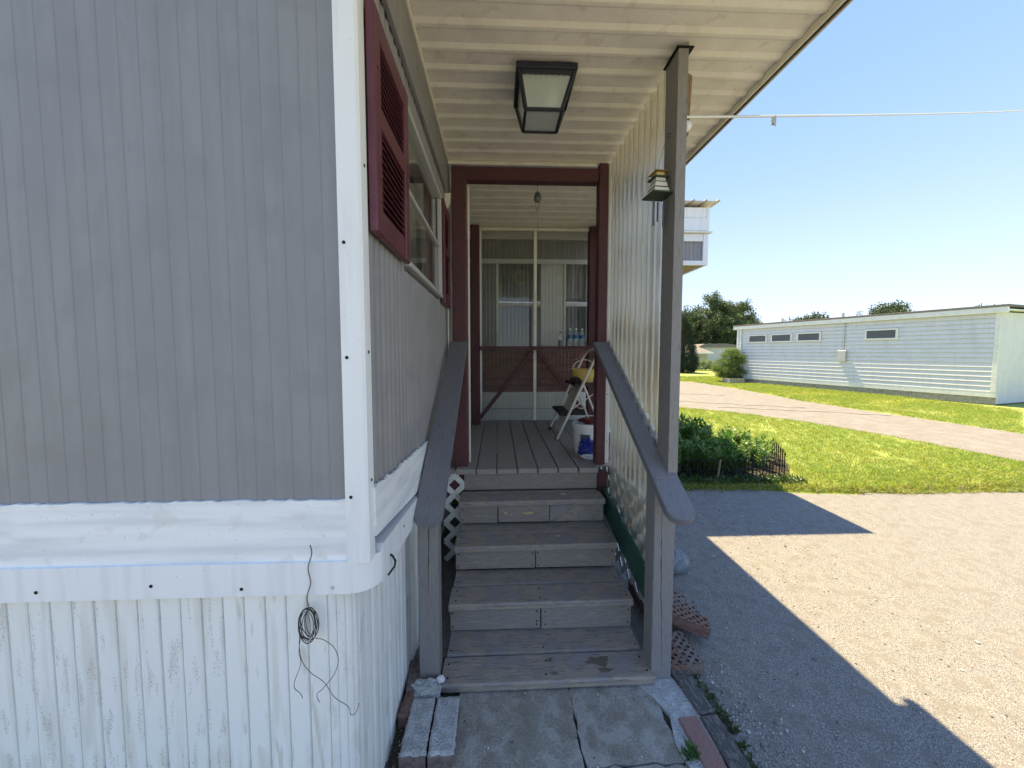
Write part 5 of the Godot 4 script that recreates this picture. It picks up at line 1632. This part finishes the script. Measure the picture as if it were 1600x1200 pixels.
func foliage(parent: Node3D, called: String, mesh: ArrayMesh, mt: Material, xs: Array, cols: Array) -> MeshInstance3D:
	return part(parent, called, merged(mesh, xs, cols, world_of(parent).affine_inverse()), mt, world_of(parent))

func scatter(parent: Node3D, called: String, mesh: Mesh, mt: Material, xs: Array, cols: Array) -> MultiMeshInstance3D:
	var mm := MultiMesh.new()
	mm.transform_format = MultiMesh.TRANSFORM_3D
	mm.use_colors = true
	mm.mesh = mesh
	mm.instance_count = xs.size()
	var inv := world_of(parent).affine_inverse() if parent != self else Transform3D()
	for i in xs.size():
		mm.set_instance_transform(i, inv * xs[i])
		mm.set_instance_color(i, cols[i])
	var mi := MultiMeshInstance3D.new()
	mi.name = called
	mi.multimesh = mm
	mi.material_override = mt
	parent.add_child(mi, true)
	return mi

func tree(called: String, label: String, group: String, at: Vector3, h: float, r: float, low: float, col: Color, mesh: Mesh, mt: Material, n: int, cs: float, lobes := 7, cone := 0.0):
	var t := thing(called, label, "tree", at, group)
	var rg := RandomNumberGenerator.new()
	rg.seed = int(at.x * 131 + at.z * 17 + h * 7)
	var b := MB.new()
	b.cyl(at, at + Vector3(rg.randf_range(-.1, .1), h * .55, 0), r * .09 + .04, r * .045 + .02, 8)
	b.cyl(at + Vector3(0, h * .5, 0), at + Vector3(rg.randf_range(-.2, .2), h * .88, 0), r * .045 + .02, .015, 6)
	for i in 9:
		var y := lerpf(low + .1, h * .75, i / 9.0)
		var a := rg.randf() * TAU
		var rr := r * .7
		b.cyl(at + Vector3(0, y, 0), at + Vector3(cos(a) * rr, y + h * .10, sin(a) * rr), r * .03 + .01, .008, 5)
	part(t, "trunk", b.mesh(), M.bark)
	var xs := []
	var cols := []
	var centres := []
	for i in lobes:
		var a2 := TAU * i / lobes + rg.randf() * .6
		var y2 := rg.randf_range(.12, .86)
		var w := lerpf(1.0, pow(1.0 - y2, .8) * 1.25 + .08, cone) * (1.0 if cone > 0.0 else sin(PI * clampf(y2 * .85 + .15, 0, 1)) * .9 + .1)
		centres.append([Vector3(cos(a2) * r * .5 * w, low + (h - low) * y2, sin(a2) * r * .5 * w), r * .55 * w + .05 * r])
	for i in n:
		var p: Vector3
		if cone >= 1.0:
			var yy := 1.0 - sqrt(rg.randf())
			var rr2 := r * (pow(1.0 - yy, .75) + .04) * (1.0 - .35 * pow(maxf(0.0, .12 - yy) / .12, 1.0)) * sqrt(rg.randf_range(.45, 1.05))
			var a3 := rg.randf() * TAU
			p = Vector3(cos(a3) * rr2, low + (h - low) * yy, sin(a3) * rr2)
		else:
			var c: Array = centres[rg.randi() % centres.size()]
			var d := Vector3(rg.randfn(), rg.randfn(), rg.randfn()).normalized()
			p = c[0] + d * c[1] * (pow(rg.randf(), .45) if rg.randf() < .86 else rg.randf_range(1.0, 1.35)) * Vector3(1, .85, 1)
			p.y = maxf(p.y, low)
		var s := cs * rg.randf_range(.7, 1.25)
		xs.append(Transform3D(Basis.from_euler(Vector3(rg.randf_range(-.5, .5), rg.randf() * TAU, rg.randf_range(-.5, .5))).scaled(Vector3.ONE * s), at + p))
		var v := rg.randf_range(.75, 1.2)
		cols.append(Color(col.r * v * rg.randf_range(.9, 1.1), col.g * v, col.b * v))
	foliage(t, "crown", mesh, mt, xs, cols)

func build_plants():
	var lm := vcol(.6, Color(.45, .6, .15))
	var leafy := clump_mesh(11, 36, .30, .13, .55)
	var needle := clump_mesh(12, 50, .22, .05, .42)
	# tree belt behind the far house
	var belt := [[14.5, -44, 6.6, 3.2], [18.0, -46, 7.4, 3.4], [21.5, -45, 7.0, 3.2], [25.0, -47, 8.2, 3.4], [28.2, -46, 9.6, 3.4], [31.0, -46, 8.6, 3.2], [34.4, -48, 6.6, 2.6]]
	var names := ["leftmost", "second from left", "third from left", "fourth from left", "tallest", "just right of the tallest", "rightmost"]
	for i in belt.size():
		var q: Array = belt[i]
		tree("dark_tree", "dense dark green tree behind the far house, %s of the belt" % names[i], "dark trees behind the far house", Vector3(q[0], 0, q[1]), q[2], q[3], .3, Color(.085, .118, .042), leafy, lm, 620, .85, 16)
	for i in 4:
		var x := 40.0 + i * 7.5
		tree("distant_tree", "distant olive-green tree over the pale home's roof, " + ["leftmost of four", "second from the left", "third from the left", "rightmost of four"][i], "distant trees over the pale home", Vector3(x, 0, -58 + i * 5.0), 8.0 + rng.randf_range(-1.2, 1.4), 4.0, .5, Color(.075, .10, .045), leafy, lm, 340, 1.1, 12)
	tree("arborvitae", "narrow dark conical arborvitae right beside the roof post", "", Vector3(14.05, 0, -26.8), 4.7, 1.15, .05, Color(.022, .040, .016), needle, lm, 900, .5, 5, 1.0)
	# dwarf spruce: tiers of bright tips on bare lower stems
	var sp := Vector3(11.95, 0, -17.9)
	var t := thing("dwarf_spruce", "lumpy bright green dwarf spruce at the corner of the pale blue home", "shrub", sp)
	var b := MB.new()
	for i in 6:
		var a := TAU * i / 6
		b.tube([sp, sp + Vector3(cos(a) * .18, .3, sin(a) * .18), sp + Vector3(cos(a) * .35, .75, sin(a) * .35)], .025, 6)
	part(t, "trunk", b.mesh(), M.bark)
	var xs := []
	var cols := []
	for q in [[-.5, .55, .48], [.3, .50, .42], [-.1, .75, .55], [-.3, 1.0, .45], [.22, 1.02, .42], [-.08, 1.30, .42], [.02, 1.52, .32], [.42, 1.22, .34], [.66, 1.32, .22], [-.68, .70, .3], [-.1, .42, .5], [.1, .25, .4], [-.4, .3, .35]]:
		for i in 130:
			var d := Vector3(rng.randfn(), absf(rng.randfn()) * .9, rng.randfn()).normalized()
			xs.append(Transform3D(Basis.from_euler(Vector3(rng.randf_range(-.5, .5), rng.randf() * TAU, 0)).scaled(Vector3.ONE * .23 * rng.randf_range(.7, 1.2)), sp + Vector3(q[0], q[1], rng.randf_range(-.22, .22)) + d * q[2] * Vector3(1, .55, 1) * rng.randf_range(.45, 1.0)))
			var v := rng.randf_range(.8, 1.2)
			cols.append(Color(.17 * v, .23 * v, .05 * v))
	foliage(t, "crown", needle, lm, xs, cols)
	# white-flowering bush before the far house
	var wb := Vector3(17.9, 0, -30.2)
	var wt := thing("flowering_bush", "low bush of pale cream flowers before the far house window", "shrub", wb)
	xs = []; cols = []
	for i in 420:
		var d := Vector3(rng.randfn(), absf(rng.randfn()), rng.randfn()).normalized()
		xs.append(Transform3D(Basis.from_euler(Vector3(0, rng.randf() * TAU, 0)).scaled(Vector3.ONE * .28), wb + d * Vector3(1.15, .72, .7) * rng.randf_range(.7, 1.0) + Vector3(0, .1, 0)))
		var v := rng.randf_range(.8, 1.2)
		cols.append(Color(.42 * v, .44 * v, .26 * v) if rng.randf() < .72 else Color(.12 * v, .18 * v, .06 * v))
	foliage(wt, "crown", leafy, lm, xs, cols)
	b = MB.new()
	for i in 5: b.cyl(wb, wb + Vector3(rng.randf_range(-.5, .5), .5, rng.randf_range(-.3, .3)), .02, .01, 5)
	part(wt, "stems", b.mesh(), M.bark)

	# flower bed with leafy perennials
	var bed := []
	for q in [Vector2(2.0, -4.12), Vector2(2.6, -4.14), Vector2(3.2, -4.16), Vector2(3.62, -4.2), Vector2(3.95, -4.7), Vector2(4.25, -5.3), Vector2(3.6, -5.9), Vector2(2.6, -6.0), Vector2(1.9, -5.6)]:
		bed.append(q + Vector2(rng.randf_range(-.06, .06), rng.randf_range(-.06, .06)))
	ground("flower_bed", poly_sheet(bed, .004), M.soil)
	var pl := vcol(.45, Color(.55, .8, .2))
	var bigleaf := []
	for k in 3:
		var rg := RandomNumberGenerator.new()
		rg.seed = 70 + k
		b = MB.new()
		# upright stem with whorls of lance leaves
		b.col = Color(.6, .75, .5)
		b.cyl(Vector3.ZERO, Vector3(.02, .52, .01), .006, .003, 5)
		for j in 34:
			var y := lerpf(.06, .53, pow(j / 33.0, .8))
			var a := j * 2.4 + rg.randf() * .5
			var d := Vector3(cos(a), rg.randf_range(-.15, .55), sin(a)).normalized()
			var g := rg.randf_range(.75, 1.3)
			b.col = Color(g, g, g)
			leaf(b, Vector3(.02 * y, y, 0), d, d.cross(Vector3.UP).normalized(), rg.randf_range(.09, .16), rg.randf_range(.045, .075), .3)
		bigleaf.append(b.mesh())
	var idx := 0
	for q in [[2.15, -4.75, .62], [2.45, -4.62, .60], [2.75, -4.58, .52], [3.05, -4.55, .44], [2.3, -5.1, .72], [2.7, -5.0, .66], [3.1, -4.95, .56], [3.42, -4.75, .44], [2.55, -5.4, .78], [3.0, -5.35, .66], [3.45, -5.2, .54], [3.75, -5.05, .40], [2.05, -4.45, .5]]:
		var base := Vector3(q[0], 0, q[1])
		var lt := thing("leafy_perennial", "leafy green perennial growing behind the low iron edging", "plant", base, "perennials in the flower bed")
		xs = []; cols = []
		for i in 24:
			var rr := .25 * sqrt(rng.randf())
			var a := rng.randf() * TAU
			var s: float = q[2] / .55 * rng.randf_range(.42, .82)
			xs.append(Transform3D(Basis.from_euler(Vector3(rng.randf_range(-.2, .2), rng.randf() * TAU, rng.randf_range(-.2, .2))).scaled(Vector3.ONE * s), base + Vector3(cos(a) * rr, 0, sin(a) * rr)))
			var v := rng.randf_range(.8, 1.2)
			cols.append(Color(.135 * v, .215 * v, .048 * v))
		foliage(lt, "foliage", bigleaf[idx % 3], pl, xs, cols)
		idx += 1
	# low weeds in front of the edging and along the driveway edge
	var weed := clump_mesh(31, 9, .10, .045, .02)
	xs = []; cols = []
	for i in 420:
		var x := rng.randf_range(2.0, 3.7)
		var z := -4.02 - absf(rng.randfn(0, .12)) + rng.randf_range(-.05, .03)
		xs.append(Transform3D(Basis.from_euler(Vector3(0, rng.randf() * TAU, 0)).scaled(Vector3.ONE * rng.randf_range(.3, .65)), Vector3(x, .01, z)))
		var v := rng.randf_range(.7, 1.2)
		cols.append(Color(.075 * v, .125 * v, .035 * v))
	for i in 60:
		var z := rng.randf_range(-1.7, -.9)
		xs.append(Transform3D(Basis.from_euler(Vector3(0, rng.randf() * TAU, 0)).scaled(Vector3.ONE * rng.randf_range(.12, .34)), Vector3(.945 + rng.randf_range(-.01, .03) + (.0 if z < -1.3 else .0), .002, z)))
		var v := rng.randf_range(.7, 1.1)
		cols.append(Color(.10 * v, .12 * v, .045 * v))
	for i in 5:
		xs.append(Transform3D(Basis.from_euler(Vector3(0, rng.randf() * TAU, 0)).scaled(Vector3.ONE * .4), Vector3(.735 + rng.randf_range(-.02, .02), .02, -1.255 + rng.randf_range(-.02, .02))))
		cols.append(Color(.09, .17, .05))
	var wn := scatter(self, "weeds", weed, pl, xs, cols)
	wn.set_meta("kind", "stuff"); wn.set_meta("label", "low weeds along the bed and the driveway edge"); wn.set_meta("category", "weeds")
	# iron edging: hoops with a spike in each
	var hoop_mesh := func() -> ArrayMesh:
		var m := MB.new()
		var pts := [Vector3(-.045, 0, 0), Vector3(-.045, .2, 0)]
		for i in 9:
			var a := PI - PI * i / 8.0
			pts.append(Vector3(.045 * cos(a), .2 + .05 * sin(a), 0))
		pts.append(Vector3(.045, 0, 0))
		m.tube(pts, .0065, 5)
		m.cyl(Vector3(0, 0, 0), Vector3(0, .19, 0), .005, .005, 5)
		m.cyl(Vector3(0, .165, 0), Vector3(0, .2, 0), .012, .001, 6)
		m.tube([Vector3(-.06, .12, .004), Vector3(.06, .12, .004)], .004, 5)
		return m.mesh()
	var hm: ArrayMesh = hoop_mesh.call()
	var e1 := thing("border_fence", "low black iron hoop edging along the front of the flower bed", "edging", Vector3(2.8, 0, -4.28), "iron hoop edging of the flower bed")
	for i in 13:
		part(e1, "hoop", hm, M.iron, Transform3D(Basis.from_euler(Vector3(0, rng.randf_range(-.08, .08), rng.randf_range(-.05, .05))), Vector3(2.08 + .115 * i, -.01 + rng.randf_range(-.015, .01), -4.27 + .012 * sin(i * 1.7))))
	var e2 := thing("border_fence", "low black iron edging turning back along the right of the flower bed", "edging", Vector3(3.8, 0, -4.7), "iron hoop edging of the flower bed")
	for i in 7:
		var m3 := MB.new()
		m3.cyl(Vector3.ZERO, Vector3(0, .30, 0), .0065, .0065, 5)
		m3.cyl(Vector3(0, .27, 0), Vector3(0, .33, 0), .012, .001, 6)
		m3.tube([Vector3(-.07, .22, .005), Vector3(.07, .22, .005)], .004, 5)
		part(e2, "spike", m3.mesh(), M.iron, Transform3D(Basis(Vector3.UP, deg_to_rad(62)), Vector3(3.62 + .065 * i, -.01, -4.32 - .115 * i)))
	var stake := MB.new()
	stake.cyl(Vector3(2.68, 0, -4.20), Vector3(2.71, .25, -4.20), .011, .011, 8)
	solo("garden_stake", "short bare wooden stake leaning on the iron edging", "stake", stake.mesh(), M.bare_wood, Transform3D())
	# grass: tufts over the nearest lawn, then thinner
	var tuft := MB.new()
	var rg2 := RandomNumberGenerator.new()
	rg2.seed = 5
	for i in 7:
		var a := rg2.randf() * TAU
		var d := Vector3(cos(a) * .5, 1.0, sin(a) * .5).normalized()
		var g := rg2.randf_range(.75, 1.3)
		tuft.col = Color(g, g, g)
		leaf(tuft, Vector3(cos(a) * .015, 0, sin(a) * .015), d, d.cross(Vector3(sin(a), .2, cos(a))).normalized(), rg2.randf_range(.03, .065), .005, .3)
	var tm := tuft.mesh()
	xs = []; cols = []
	var gm := vcol(.6, Color(.95, 1.0, .35))
	var tries := 0
	var pn := FastNoiseLite.new()
	pn.seed = 77
	pn.frequency = .55
	while xs.size() < 42000 and tries < 400000:
		tries += 1
		var z := -3.7 - 18.0 * pow(rng.randf(), 1.8)
		var x := rng.randf_range(1.9, 14.0)
		if x < -z * .44 or x > -z * 1.5 + .5: continue
		if Geometry2D.is_point_in_polygon(Vector2(x, z), PackedVector2Array([Vector2(0, -12.2), Vector2(3.6, -10.75), Vector2(5.09, -9.8), Vector2(6.11, -8.9), Vector2(6.82, -7.76), Vector2(7.3, -6.3), Vector2(7.55, -4.0), Vector2(7.6, 20), Vector2(10.6, 20), Vector2(10.2, -5.0), Vector2(9.85, -9.0), Vector2(9.7, -11.07), Vector2(9.98, -12.8), Vector2(10.19, -14.9), Vector2(10.26, -17.4), Vector2(9.9, -18.6), Vector2(0, -21)])): continue
		if z > -4.0 + .1 * x - .15 and z > -4.05: continue
		if Geometry2D.is_point_in_polygon(Vector2(x, z), PackedVector2Array(bed)) and rng.randf() < .93: continue
		xs.append(Transform3D(Basis.from_euler(Vector3(0, rng.randf() * TAU, 0)).scaled(Vector3.ONE * rng.randf_range(.4, 1.15) * (1.0 + maxf(0.0, -z - 6.0) * .09)), Vector3(x, -.012, z)))
		var dry := clampf(pn.get_noise_2d(x, z) * 1.4 + .25, 0.0, .9)
		if dry > .62 and rng.randf() < .55: xs.pop_back(); continue
		var v := rng.randf_range(.75, 1.25)
		cols.append(Color(.31 * v, .39 * v, .115 * v) if rng.randf() > .12 + dry * .5 else Color(.50 * v, .46 * v, .17 * v))
	for i in 1500:
		var ex := rng.randf_range(2.0, 10.0)
		var ez := -3.93 + .12 * clampf(ex - 3, 0, 1) + absf(rng.randfn(0, .06)) - .03
		xs.append(Transform3D(Basis.from_euler(Vector3(rng.randf_range(-.3, .5), rng.randf() * TAU, 0)).scaled(Vector3.ONE * rng.randf_range(.4, 1.5)), Vector3(ex, -.004, ez)))
		var ev := rng.randf_range(.6, 1.1)
		cols.append(Color(.30 * ev, .36 * ev, .08 * ev) if rng.randf() < .6 else Color(.46 * ev, .42 * ev, .18 * ev))
	var gn := scatter(self, "grass", tm, gm, xs, cols)
	gn.set_meta("kind", "stuff"); gn.set_meta("label", "short sunlit lawn grass between the bed and the lane"); gn.set_meta("category", "grass")
